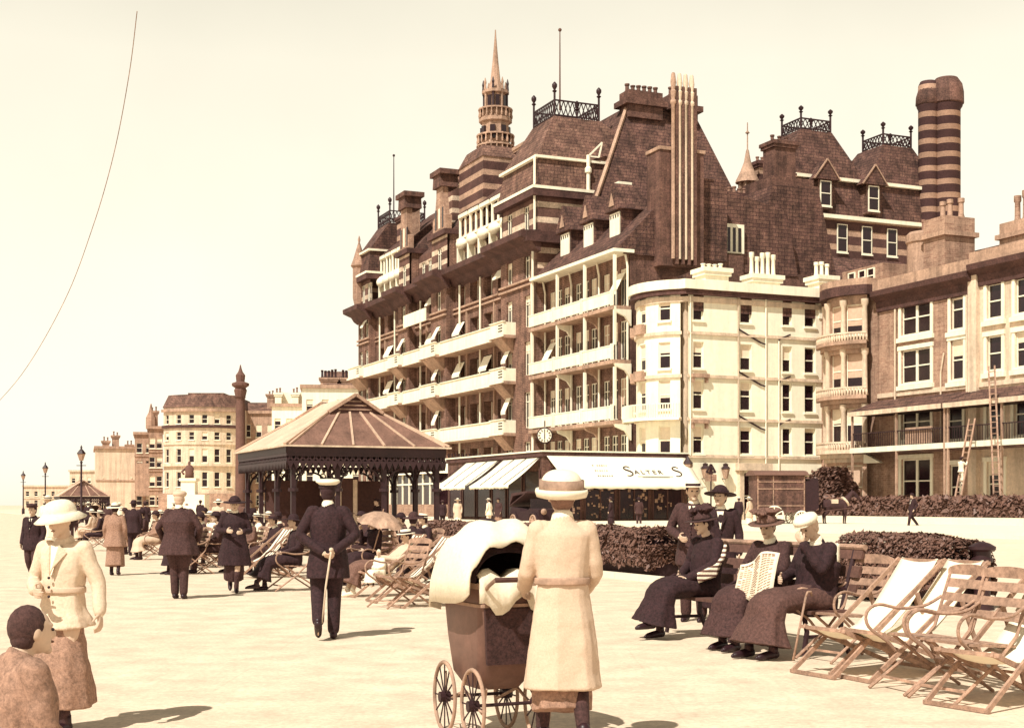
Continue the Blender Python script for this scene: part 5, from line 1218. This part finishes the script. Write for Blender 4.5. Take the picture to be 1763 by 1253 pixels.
        if vox < .012:
            tx = bpy.data.textures.new('folds', 'CLOUDS'); tx.noise_scale = .16*sc; tx.noise_depth = 2
            d = o.modifiers.new('d', 'DISPLACE'); d.texture = tx; d.strength = .018; d.mid_level = .35
    if trousers:
        b = MB(); eb(b, P-V((0,0,.03)), (.17*g, .13*g, .12), Matrix.Identity(3))
        for S_ in 'LR':
            hh, k, a = J['h'+S_], J['k'+S_], J['a'+S_]
            limb(b, [hh, hh.lerp(k, .5), k, k.lerp(a, .5), a+(k-a)*.06], [.105*g, .095*g, .08, .072, .066])
        done(b, 'trousers', trousers, vx=vox)
    if skirt:
        m, hem, fl = skirt; b = MB()
        if not sit:
            kk = (J['kL']+J['kR'])/2; aa = (J['aL']+J['aR'])/2
            tk = .9 if top else 1; ell(b, [P.lerp(C, .3), P, V((P.x, P.y+.0, P.z-.18)), V((kk.x*.6, kk.y*.6, .5)), V((aa.x*.6, aa.y*.5, hem))], [.14*g*tk, .18*g*tk, .19*g*tk, .195+fl*.5, .2+fl], [.105*g*tk, .13*g*tk, .14*g*tk, .165+fl*.5, .17+fl*.9], (1,0,0), 36, 4, (8, .05))
        else:
            k = (J['kL']+J['kR'])/2; a = (J['aL']+J['aR'])/2; sp = abs(J['kR'].x-J['kL'].x)/2
            ell(b, [P.lerp(C, .35), P+V((0,.03,-.01)), P.lerp(k, .5)+V((0,0,.02)), k+V((0,.03,.0)), k.lerp(a, .35)+V((0,.05,0)), a+V((0,.0,hem))], [.16*g, .2*g, .2+sp*.4, .17+sp*.5, .18+sp*.5, .2+sp*.5+fl], [.12*g, .14*g, .13, .125, .14, .17+fl], side, 32, 4, (7, .045))
        o = done(b, 'skirt', m, vx=vox)
        if vox < .012:
            tx = bpy.data.textures.new('folds', 'CLOUDS'); tx.noise_scale = .2*sc
            d = o.modifiers.new('d', 'DISPLACE'); d.texture = tx; d.strength = .03; d.mid_level = .5
    if skirt:
        for S_ in 'LR':
            k, a = J['k'+S_], J['a'+S_]; b = MB(); limb(b, [k.lerp(a, .3), k.lerp(a, .6), a+V((0,0,.02)), a-V((0,0,.03))], [.055, .048, .039, .037]); done(b, 'stocking', M_drk if shoes != M_lin else M_pale)
    if shoes:
        for S_ in 'LR':
            a = J['a'+S_]; b = MB()
            FR = Matrix.Rotation(-max(0, min(1.1, (a.z-.1)*6)) if not sit else 0, 3, 'X')
            limb(b, [V((0,-.035,-.035)), V((0,.05,-.04)), V((0,.15,-.055)), V((0,.19,-.06))], [.042, .043, .036, .02])
            limb(b, [V((0,-.02,-.03)), V((0,-.01,.05))], [.042, .045]); b.v = [tuple(a+FR @ V((p[0], p[1], max(p[2], -.078)))) for p in b.v]
            done(b, 'shoe', shoes)
    if hair:
        b = MB(); eb(b, H-fw*.022+hu*.018, (.086, .092, .105), hf); eb(b, H-fw*.04-hu*.03, (.074, .06, .07), hf)
        if bun: eb(b, H-fw*.1-hu*.02, (.05, .04, .045), hf)
        done(b, 'hair', hair)
    if beard: b = MB(); eb(b, H+fw*.075-hu*.085, (.045, .035, .045), hf); eb(b, H+fw*.095-hu*.045, (.035, .015, .012), hf); done(b, 'beard', beard)
    if face:
        for s in (-1, 1): b = MB(); eb(b, H+hx*s*.032+fw*.087+hu*.004, (.013, .008, .008), hf); done(b, 'eye', M_eye)
        if not beard: b = MB(); eb(b, H+fw*.094-hu*.056, (.022, .008, .006), hf); done(b, 'mouth', M_lip)
    if hat:
        kind, m, bm = hat; b, band = hatmesh(kind); b.v = [H+hf @ (Matrix.Rotation(.1, 3, 'X') @ V(p))+hu*.012 for p in b.v]
        o = done(b, 'hat', m)
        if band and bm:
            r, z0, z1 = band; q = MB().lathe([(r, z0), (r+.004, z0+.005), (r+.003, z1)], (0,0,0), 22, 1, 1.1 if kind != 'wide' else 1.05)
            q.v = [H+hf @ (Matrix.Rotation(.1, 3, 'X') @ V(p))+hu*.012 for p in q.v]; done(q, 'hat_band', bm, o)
    if collar:
        b = MB(); ell(b, [N+(H-N)*.02-V((0,0,.035)), N+(H-N)*.15, N+(H-N)*.32], [.085, .068, .06], [.074, .068, .06], side); done(b, 'collar', collar)
    if shirt:
        ff = V((0, 1, 0)); a = N.lerp(C, .12)+ff*.105; c = C.lerp(P, .1)+ff*.15
        b = MB(); b.add([a+side*.045, a-side*.045, c-side*.012, c+side*.012, a+side*.05-ff*.06, a-side*.05-ff*.06], [(0,1,2,3),(0,4,5,1)])
        b.add([p-ff*.02 for p in (a+side*.045, a-side*.045, c-side*.012, c+side*.012)], [(3,2,1,0)]); done(b, 'shirt_front', shirt)
        b = MB(); limb(b, [a+ff*.012-V((0,0,.01)), a.lerp(c, .5)+ff*.012], [.012, .018], 8)
        if not fem: done(b, 'tie', M_blk)
        if top and vox < .013:
            for s in (-1, 1):
                o_ = ff*.012; b = MB(); b.add([a+side*s*.045+o_, a+side*s*.1-ff*.02+o_+V((0,0,-.06)), c+side*s*.03+o_+V((0,0,.05)), c+side*s*.005+o_], [(0,1,2,3)]); x_ = done(b, 'lapel', top[0], sm=False); x_.modifiers.new('s', 'SOLIDIFY').thickness = .012
            for k in range(3): b = MB().ball(c+ff*.02-V((0,0,.02+k*.07)), .011, 8, 5); done(b, 'button', M_shoe)
    if belt:
        b = MB(); q = C.lerp(P, .5)+V((0,0,.0)); ell(b, [q+V((0,0,.022)), q, q-V((0,0,.022))], [.186*g, .19*g, .188*g], [.148*g, .152*g, .15*g], side, 30, 2); done(b, 'belt', belt)
    if gloves:
        for s, S_ in ((-1, 'L'), (1, 'R')):
            if S_ in gloves: b = MB(); w_, e = J['W'+S_], J['E'+S_]; limb(b, [e.lerp(w_, .9), w_], [.036, .033]); done(b, 'cuff', M_lin)
    return t
SEA = RZ+pi     # facing the sea
def bone(o, a, b): pass
# ---- near figures
person('woman in a pale belted coat and pale brimmed hat pushing the pram', V((.30, 8.33, 0)), .12, 1.67, ch=dict(SL=(-.15,-.01,1.385), SR=(.15,-.01,1.385), EL=(-.21,.04,1.13), WL=(-.2,.28,1.02), ER=(.205,.03,1.12), WR=(.18,.27,1.0), kL=(-.1,.12,.5), aL=(-.1,.16,.09), kR=(.1,-.02,.5), aR=(.1,-.2,.14)),
       vox=.0085, top=(M_pale, .42, .06, 'coat'), hat=('cloche', M_straw, M_tan), collar=M_lin, belt=M_tan, skirt=(M_twd, .28, -.02), shoes=M_shoe, g=.92, hair=mat('brown_hair', .4, .4, 40), bun=True)  # tan hat band stands for hair and shadow below the pale crown
person('woman in a white jacket, tweed skirt and broad white hat walking at left', V((-2.97, 9.23, 0)), pi-.35, 1.5, ch=dict(ER=(.27,.0,1.13), WR=(.06,.25,1.08), EL=(-.27,-.06,1.13), WL=(-.33,.0,.9), kL=(-.1,.1,.5), aL=(-.1,.12,.09)),
       vox=.0085, top=(mat('cream_jacket', .8, .25, 50, bump=.4, blot=.15), .80, .05, 'jacket'), skirt=(M_twd, .2, .07), hat=('sun', M_lin, None), hair=M_hair, face=1, look=(-.25, -.3), g=.95, bun=True, shoes=M_shoe, gloves='L', belt=M_pale, shirt=M_lin, fem=1)
person('dark-haired child in a tweed smock cropped by the bottom corner, closest to the camera', V(((40-U0)/530, 4.53, 0)), -.9, 1.2, ch=dict(H=(0,.04,1.56), ER=(.22,.02,1.13), WR=(.12,.2,.98), EL=(-.22,.02,1.13), WL=(-.12,.2,.98)), vox=.009, top=(M_twd, .55, .12, 'smock'), hair=mat('child_hair', .2, .8, 60, bump=.5, blot=.2), g=1.1, shoes=M_tan, face=1)
cm = person('man in a dark suit and white-topped cap with hands behind his back', V((-2.06, 15.6, 0)), .12, 1.76, ch=dict(EL=(-.3,-.06,1.13), ER=(.3,-.06,1.13), WL=(-.05,-.2,.945), WR=(.075,-.215,.96), kR=(.07,.03,.5), aR=(.06,-.04,.08), kL=(-.11,.0,.51), aL=(-.1,-.3,.2)),
       vox=.0095, top=(M_blk, .66, .02, 'jacket'), trousers=M_blk, hat=('cap', M_lin, M_blk), collar=M_lin, g=1.08, palm=dict(L=(1,.1,.3), R=(-1,.1,.3)), gloves='LR', curl=.7)
a_ = cm.matrix_basis
ca = MB(); q = Matrix.Rotation(.12, 3, 'Z')
ca.tube([V((-2.06, 15.6, 0))+q @ V(p) for p in ((.04, -.27, 1.0), (.03, -.28, .93), (-.02, -.3, .6), (-.06, -.34, .2))], [.016, .012, .011, .008], 8); ca.ball(V((-2.06, 15.6, 0))+q @ V((.04, -.27, 1.0)), .026)
tag(ca.build('walking_cane', M_cream, None, True), 'pale walking cane held behind the back of the man in the white-topped cap', 'cane')
person('stout man in a long dark jacket and pale flat cap walking away', V((-5.3, 22.2, 0)), .05, 1.7, ch=dict(EL=(-.33,-.02,1.14), WL=(-.27,.16,.93), ER=(.33,-.02,1.14), WR=(.27,.16,.93), kL=(-.08,.03,.5), kR=(.08,.0,.5), aL=(-.07,.03,.08), aR=(.08,-.06,.08)), vox=.011, top=(M_drk, .70, .05, 'jacket'), trousers=M_drk, hat=('flat', M_pale, None), g=1.4, hair=M_hairg, collar=M_lin)
person('woman in a long dark coat stepping toward the camera left of the cane man', foot(404, 1020), pi+.2, 1.62, ch=dict(kL=(-.05,.14,.5), aL=(-.03,.12,.09), kR=(.08,-.1,.5), aR=(.08,-.34,.2), EL=(-.27,.02,1.12), WL=(-.14,.26,1.1), ER=(.28,.0,1.13), WR=(.14,.24,1.12)), vox=.011, top=(M_blk, .5, .07, 'coat'), skirt=(M_drk, .24, -.03), hat=('wide', M_blk, M_blk), face=1, shirt=None, collar=M_lin, g=1.18, look=(0, -.2))
person('woman in a pale tweed suit and white hat walking away at left', foot(198, 990), .1, 1.52, ch=dict(kL=(-.09,.06,.5), aL=(-.09,.05,.08), kR=(.1,.0,.5), aR=(.1,-.14,.1)), vox=.012, top=(M_twd, .68, .05, 'jacket'), skirt=(M_twd, .22, .03), hat=('wide', M_straw, M_blk), g=1.15, bun=True)
person('man in a black suit walking just ahead of the tweed suit woman', foot(230, 956), .1, 1.6, ch=dict(EL=(-.28,0,1.13), WL=(-.22,.12,.92), aR=(.08,-.12,.1)), vox=.014, top=(M_blk, .7, .03, 'jacket'), trousers=M_blk, hat=('bowler', M_blk, None), g=1.2)
person('man in dark clothes with an open white collar at the left edge', V(((57-U0)/91, FO/91, 0)), pi-.2, 1.5, ch=dict(kL=(-.1,.1,.5), aL=(-.1,.12,.08), aR=(.1,-.2,.12)), vox=.011, top=(M_blk, .74, .02, 'jacket'), trousers=M_drk, shirt=M_lin, hat=('flat', M_drk, None), face=1, g=1.1)
# ---- couple standing behind the bench
person('man in a straw boater and dark suit standing behind the bench', V(((1194-U0)/FO*17.9, 17.9, 0)), pi-.35, 1.8, ch=dict(ER=(.29,.0,1.13), WR=(.12,.24,1.04), EL=(-.27,.0,1.13), WL=(-.2,.18,.95)), vox=.009, top=(M_drk, .7, .02, 'jacket'), trousers=M_drk, hat=('boater', M_straw, M_blk), shirt=M_lin, collar=M_lin, face=1, look=(.45, -.12), g=1.05, gloves='R')
person('woman in a dark coat and dark hat standing beside the boater man', V(((1240-U0)/FO*17.8, 17.8, 0)), pi-.15, 1.72, ch=dict(ER=(.25,.0,1.13), WR=(.16,.22,1.0)), vox=.009, top=(M_blk, .4, .06, 'coat'), skirt=(M_blk, .2, .05), hat=('wide', M_blk, M_blk), shirt=M_lin, collar=M_lin, face=1, look=(-.35, .05), bun=True, fem=1)
# ---- on the bench
person('seated woman in black with a striped shawl at the far end of the bench', BN(-2.38, 0), SEA+.15, 1.74, 'si', ch=dict(kL=(-.05,.5,.56), aL=(.02,.72,.2), EL=(-.26,.06,.82), WL=(-.12,.32,.66), kR=(.1,.47,.54)), vox=.0095, top=(M_blk, 0, 0, 'bodice'), skirt=(M_blk, .03, .05), hat=('feather', M_drk, None), face=1, look=(-.2, -.25), collar=None, gloves='L', bun=True, g=1.15)
sw = MB()
for k in range(7):
    a = k/6
    q0 = V((-.24, -.16+.06*a, 1.06-.06*a)); pts = [BN(-2.38, 0)+Matrix.Rotation(SEA+.15, 3, 'Z') @ V(p) for p in ((-.04+.02*a, -.13, 1.06-.02*a), (-.2, -.11+.03*a, 1.03-.05*a), (-.27, -.03+.06*a, .92-.08*a), (-.3, .08+.02*a, .82-.1*a), (-.2, .24, .72-.07*a))]
    sw.tube([p+(p-BN(-2.38, -.1, p.z))*.12 for p in pts], .026, 6)
sw2 = MB(); sw2.f = list(sw.f); sw2.v = list(sw.v)
so2 = sw2.build('shawl', mat('striped_shawl', .3, .2, 9, kind='bands', g2=.95, a=.05, b=.5), None, True); tag(so2, 'striped shawl wrapped round the arm of the woman at the far bench end', 'shawl')
person('seated woman in a plumed hat behind the newspaper reader', BN(-1.16, .05), SEA+.3, 1.72, 'si', ch=dict(EL=(-.25,.06,.82), WL=(-.1,.3,.78), ER=(.25,.06,.82), WR=(.12,.3,.76), kL=(-.12,.52,.53), aL=(-.12,.66,.09), kR=(.12,.5,.53), aR=(.12,.58,.09)), vox=.0095, top=(M_drk, 0, 0, 'jacket'), skirt=(M_drk, .06, .06), hat=('feather', M_brn, None), collar=M_lin, face=1, look=(.25, -.3), bun=True, g=1.2)
person('elderly woman in a dark coat and white cap reading on the bench', BN(-.3, .02), SEA+.12, 1.74, 'si', ch=dict(EL=(-.27,.14,.86), WL=(-.12,.24,1.1), ER=(.27,.03,.8), WR=(.1,.32,.76), H=(0,.06,1.26), kL=(-.14,.52,.53), aL=(-.14,.64,.09), kR=(.12,.54,.53), aR=(.12,.72,.09)), vox=.0085, top=(M_blk, 0, 0, 'coat'), skirt=(mat('dark_brown_serge', .24, .8, 40, bump=.4, blot=.15), .05, .08), hat=('flat', M_lin, None), hair=M_hairg, face=1, look=(.15, -.45), collar=M_lin, g=1.35, palm=dict(L=(0,-1,.2)))
def sheetmesh(name, label, cat, f, nu, nv, m, th=.004):
    b = MB(); b.add([f(i/nu, j/nv) for i in range(nu+1) for j in range(nv+1)], [(i*(nv+1)+j, i*(nv+1)+j+1, (i+1)*(nv+1)+j+1, (i+1)*(nv+1)+j) for i in range(nu) for j in range(nv)])
    o = b.build(name, m, None, True); s_ = o.modifiers.new('s', 'SOLIDIFY'); s_.thickness = th; tag(o, label, cat); return o
qq = Matrix.Rotation(SEA+.12, 3, 'Z'); bb = BN(-.3, .02)
pp = sheetmesh('newspaper', 'open white newspaper spread over the knees of the reading woman', 'newspaper', lambda a, c: bb+qq @ V((.08-.0+.62*(a-.0), .36+.05*sin(a*6)+.1*c, 1.02-.42*c+.04*sin(a*5+c*3)-.1*a)), 14, 8, M_paper)
qn = MB()
for j in range(17):
    for i in range(14):
        if i not in (4, 9) and R.random() < .93:
            a, c = .06+i*.066, .06+j*.054
            p = bb+qq @ V((.08+.62*a, .36+.05*sin(a*6)+.1*c+.007, 1.02-.42*c+.04*sin(a*5+c*3)-.1*a)); r_ = bb+qq @ V((.08+.62*(a+.05), .36+.05*sin((a+.05)*6)+.1*c+.007, 1.02-.42*c+.04*sin((a+.05)*5+c*3)-.1*(a+.05)))
            qn.bar(p, r_, .02 if j == 0 else .006, .006)
o = qn.build('print', M_tanb); o.parent = pp; o['kind'] = 'stuff'
sheetmesh('scarf', 'white scarf lying over the shoulders of the reading woman', 'scarf', lambda a, c: bb+qq @ V((-.0+.24*cos(a*pi*1.0), -.09-.13*sin(a*pi), 1.17-.04*sin(a*pi)-.19*c-.05*abs(cos(a*pi))+.0))+V((0,0,.0)), 16, 5, M_lin)
t = MB(); t.tube([bb+qq @ V((-.36, .42, .62)), bb+qq @ V((-.38, .6, .02))], .011, 8).tube([bb+qq @ V((-.36, .42, .62)), bb+qq @ V((-.36, .4, .66)), bb+qq @ V((-.34, .34, .66)), bb+qq @ V((-.33, .32, .62))], .012, 8)
tag(t.build('walking_stick', M_wood, None, True), 'thin pale walking stick propped beside the reading woman on the bench', 'walking stick')
# ---- by the shelter
person('woman in a white hat and pale blouse reclining in a striped deck chair', gr(662, 22.9), SEA-.05, 1.58, 're', vox=.011, top=(M_pale, 0, 0, 'blouse'), skirt=(M_brn, .14, .05), hat=('boater', M_lin, M_blk), face=1, look=(.1, -.2), shoes=M_lin)
person('baby in white sitting on the lap of the woman in the deck chair', gr(652, 22.6)+V((0,0,.17)), SEA+.6, .72, 'si', ch=dict(H=(0,.02,1.32)), vox=.009, top=(M_lin, 0, 0, 'gown'), skirt=(M_lin, .1, .05), hair=M_lin, g=1.5, shoes=None)
person('person in dark clothes under the parasol', gr(640, 26), SEA+.3, 1.6, 'si', vox=.013, top=(M_blk, 0, 0, 'coat'), skirt=(M_blk, .1, .05), hat=('wide', M_blk, None), ch=dict(ER=(.2,.1,.85), WR=(.1,.2,1.1)))
person('dark-coated woman seen from behind leaning in her seat beside the parasol', gr(712, 25.5), -.2, 1.66, 'si', vox=.013, top=(M_blk, 0, 0, 'coat'), skirt=(M_blk, .1, .1), hat=('wide', M_drk, None), g=1.35)
ps = thing('parasol', 'tan parasol open over a seated figure before the shelter', 'parasol', gr(652, 25.7)+V((0,0,.95)), 0)
n_ = 16; q = MB(); prof = [(.02, .42), (.18, .39), (.34, .3), (.46, .16)]
q.add([(r_*cos(2*pi*j/n_)*(1+(.0 if j % 2 else -.05*(r_ > .4))), r_*sin(2*pi*j/n_), z+(.035 if r_ > .4 and j % 2 else 0)) for r_, z in prof for j in range(n_)], [(i*n_+j, i*n_+(j+1) % n_, (i+1)*n_+(j+1) % n_, (i+1)*n_+j) for i in range(3) for j in range(n_)])
o = q.build('canopy', M_tan, ps); o.modifiers.new('s', 'SOLIDIFY').thickness = .006
MB().tube([(0,0,.48), (0,0,.1), (-.04,0,-.35)], .012, 6).build('shaft', M_wood, ps); ps.rotation_euler = (.1, .2, 0); ps.scale = (1, 1, 1)
person('woman in a long dark skirt seated left of the man with the cane', gr(505, 24.3), SEA+.1, 1.62, 'si', ch=dict(kL=(-.1,.48,.5), aL=(-.1,.75,.14)), vox=.012, top=(M_blk, 0, 0, 'jacket'), skirt=(M_blk, .12, .04), hat=('wide', M_blk, None))
slatchair('folding chair under the woman in the long dark skirt', gr(505, 24.3)+V((0, .0, 0)), RZ+.1)
slatchair('folding chair under the figure with the parasol', gr(640, 26), RZ+.3)
slatchair('folding chair under the leaning dark-coated woman', gr(712, 25.5), RZ+pi-.2)
# seated crowd and distant strollers
CL = [M_blk, M_drk, M_twd, M_pale, M_lin, M_brn, M_blk, M_drk]
HK = ['wide', 'boater', 'bowler', 'wide', 'flat']
crowd = [(345, 33, 'si', 1, 3, 'dark coat and a boater seated nearest the stout man', SEA), (362, 36, 'si', 4, 0, 'white dress seated behind the boater sitter', SEA+.3), (384, 34, 'si', 0, 3, 'black seated behind the stepping woman', SEA-.2),
         (428, 31, 'si', 5, 0, 'brown with a black hat in the deck chair row', SEA+.2), (442, 36, 'si', 4, 1, 'white blouse at the left foot of the shelter', SEA), (462, 38, 'si', 3, 0, 'pale coat by the first shelter post', SEA+.1), (478, 34, 'si', 1, 2, 'dark bowler hat close to the shelter corner', SEA-.4),
         (352, 48, 'si', 5, 3, 'brown further back toward the memorial', SEA), (376, 52, 'st', 3, 0, 'pale coat standing before the memorial', 0), (430, 50, 'st', 0, 2, 'black standing beyond the deck chairs', pi), (452, 55, 'st', 4, 1, 'white standing beyond the shelter corner', 1.0),
         (268, 38, 'si', 2, 3, 'tweed seated left of the stout man', SEA+.2), (276, 46, 'si', 4, 0, 'white seated far behind the stout man', SEA), (172, 45, 'si', 0, 1, 'black with a boater left of the tweed suit woman', 1.6), (158, 52, 'si', 3, 0, 'pale coat seated near the far shelter', 1.4),
         (186, 62, 'st', 1, 2, 'dark suit far along the promenade', 0), (206, 70, 'st', 4, 0, 'white dress far along the promenade', pi), (250, 66, 'st', 0, 2, 'black far beyond the bowler man', .3), (152, 74, 'st', 0, 1, 'black and a boater near the small shelter', 0), (172, 84, 'st', 5, 0, 'brown standing at the small shelter', 2.0),
         (83, 40, 'st', 4, 0, 'white just behind the left edge man', pi), (128, 60, 'st', 1, 2, 'dark suit behind the broad white hat', pi), (300, 85, 'st', 3, 0, 'pale coat at the memorial steps', 1), (345, 90, 'st', 0, 2, 'black right of the memorial', 0),
         (596, 33, 'si', 0, 0, 'black seated just inside the shelter', SEA), (622, 31, 'si', 1, 2, 'dark suit seated by the parasol shaft', SEA+.2), (690, 30, 'si', 5, 3, 'brown seated in front of the shelter corner post', SEA-.2), (728, 28.5, 'si', 0, 1, 'black and a boater by the long hedge', SEA+.1),
         (330, 30, 'si', 0, 0, 'black seated beside the stout man', SEA+.2), (372, 30.5, 'si', 1, 2, 'dark suit seated behind the stepping woman', SEA-.1), (408, 38, 'si', 0, 3, 'black seated in the second row of chairs', SEA), (318, 44, 'si', 1, 0, 'dark dress seated toward the memorial', SEA+.3), (395, 44, 'si', 3, 1, 'pale coat and boater in the third row of chairs', SEA), (470, 30, 'si', 0, 0, 'black seated nearest to the shelter front post', SEA+.2),
         (560, 47, 'st', 1, 2, 'dark suit standing inside the shelter', .4), (650, 45, 'st', 0, 0, 'black standing by the shelter partition', 2.2), (215, 50, 'si', 0, 3, 'black seated ahead of the bowler man', 1.2), (244, 42, 'si', 1, 0, 'dark dress seated beyond the bowler man', SEA),
         (762, 84, 'st', 0, 2, 'black under the seaward awning', 0), (788, 82, 'st', 3, 0, 'pale coat under the seaward awning', pi), (842, 80, 'st', 4, 1, 'white and a boater by the motor car', 1), (858, 82, 'st', 1, 0, 'dark dress by the motor car', 2.5),
         (1052, 78, 'st', 0, 0, 'black walking before the lettered awning', 1.2), (1100, 80, 'st', 1, 2, 'dark suit looking in the shop window', 0), (1272, 76, 'st', 0, 1, 'black and a pale boater near the warning sign', -.5), (1290, 74, 'st', 3, 0, 'pale coat carrying a bag near the van wheel', .8)]
for i, (u, Y, po, c, hk, lb, rz) in enumerate(crowd):
    p = gr(u, Y); fem = hk in (0, 3)
    person(('woman' if fem else 'man')+' in '+lb, p, rz, R.uniform(1.56, 1.74), po, vox=.018, top=(CL[c], .7 if not fem else .55, .04, 'coat'), skirt=(CL[(c+(i % 2)) % 8], .16, .05) if fem else None, trousers=None if fem else CL[c], hat=(HK[hk], M_lin if (c in (3, 4) or hk == 1) else CL[(c*3+1) % 2], M_blk), g=1.1, shirt=None, collar=M_lin if i % 3 == 0 else None)
    if po == 'si': slatchair('folding chair of the '+('woman' if fem else 'man')+' in '+lb, p, rz-pi, 'chairs of the seated crowd')
person('man in a dark suit striding along the far kerb before the garden hedge', gr(1571, 73), 1.9, 1.76, ch=dict(kL=(-.09,.22,.52), aL=(-.09,.3,.09), kR=(.09,-.06,.5), aR=(.09,-.36,.14), EL=(-.25,-.1,1.13), WL=(-.24,.06,.9)), vox=.016, top=(M_blk, .74, .02, 'jacket'), trousers=M_blk, hat=('bowler', M_blk, None), shirt=M_lin)
person('painter in white overalls working on the leaning ladder', TR(19.2, -3.95, 2.6), RZ+.1, 1.7, ch=dict(EL=(-.26,.12,1.2), WL=(-.2,.36,1.3), ER=(.26,.12,1.25), WR=(.2,.3,1.45), kL=(-.1,.16,.55), aL=(-.1,.12,.22)), vox=.016, top=(M_lin, .8, .02, 'jacket'), trousers=M_lin, hat=('flat', M_drk, None))
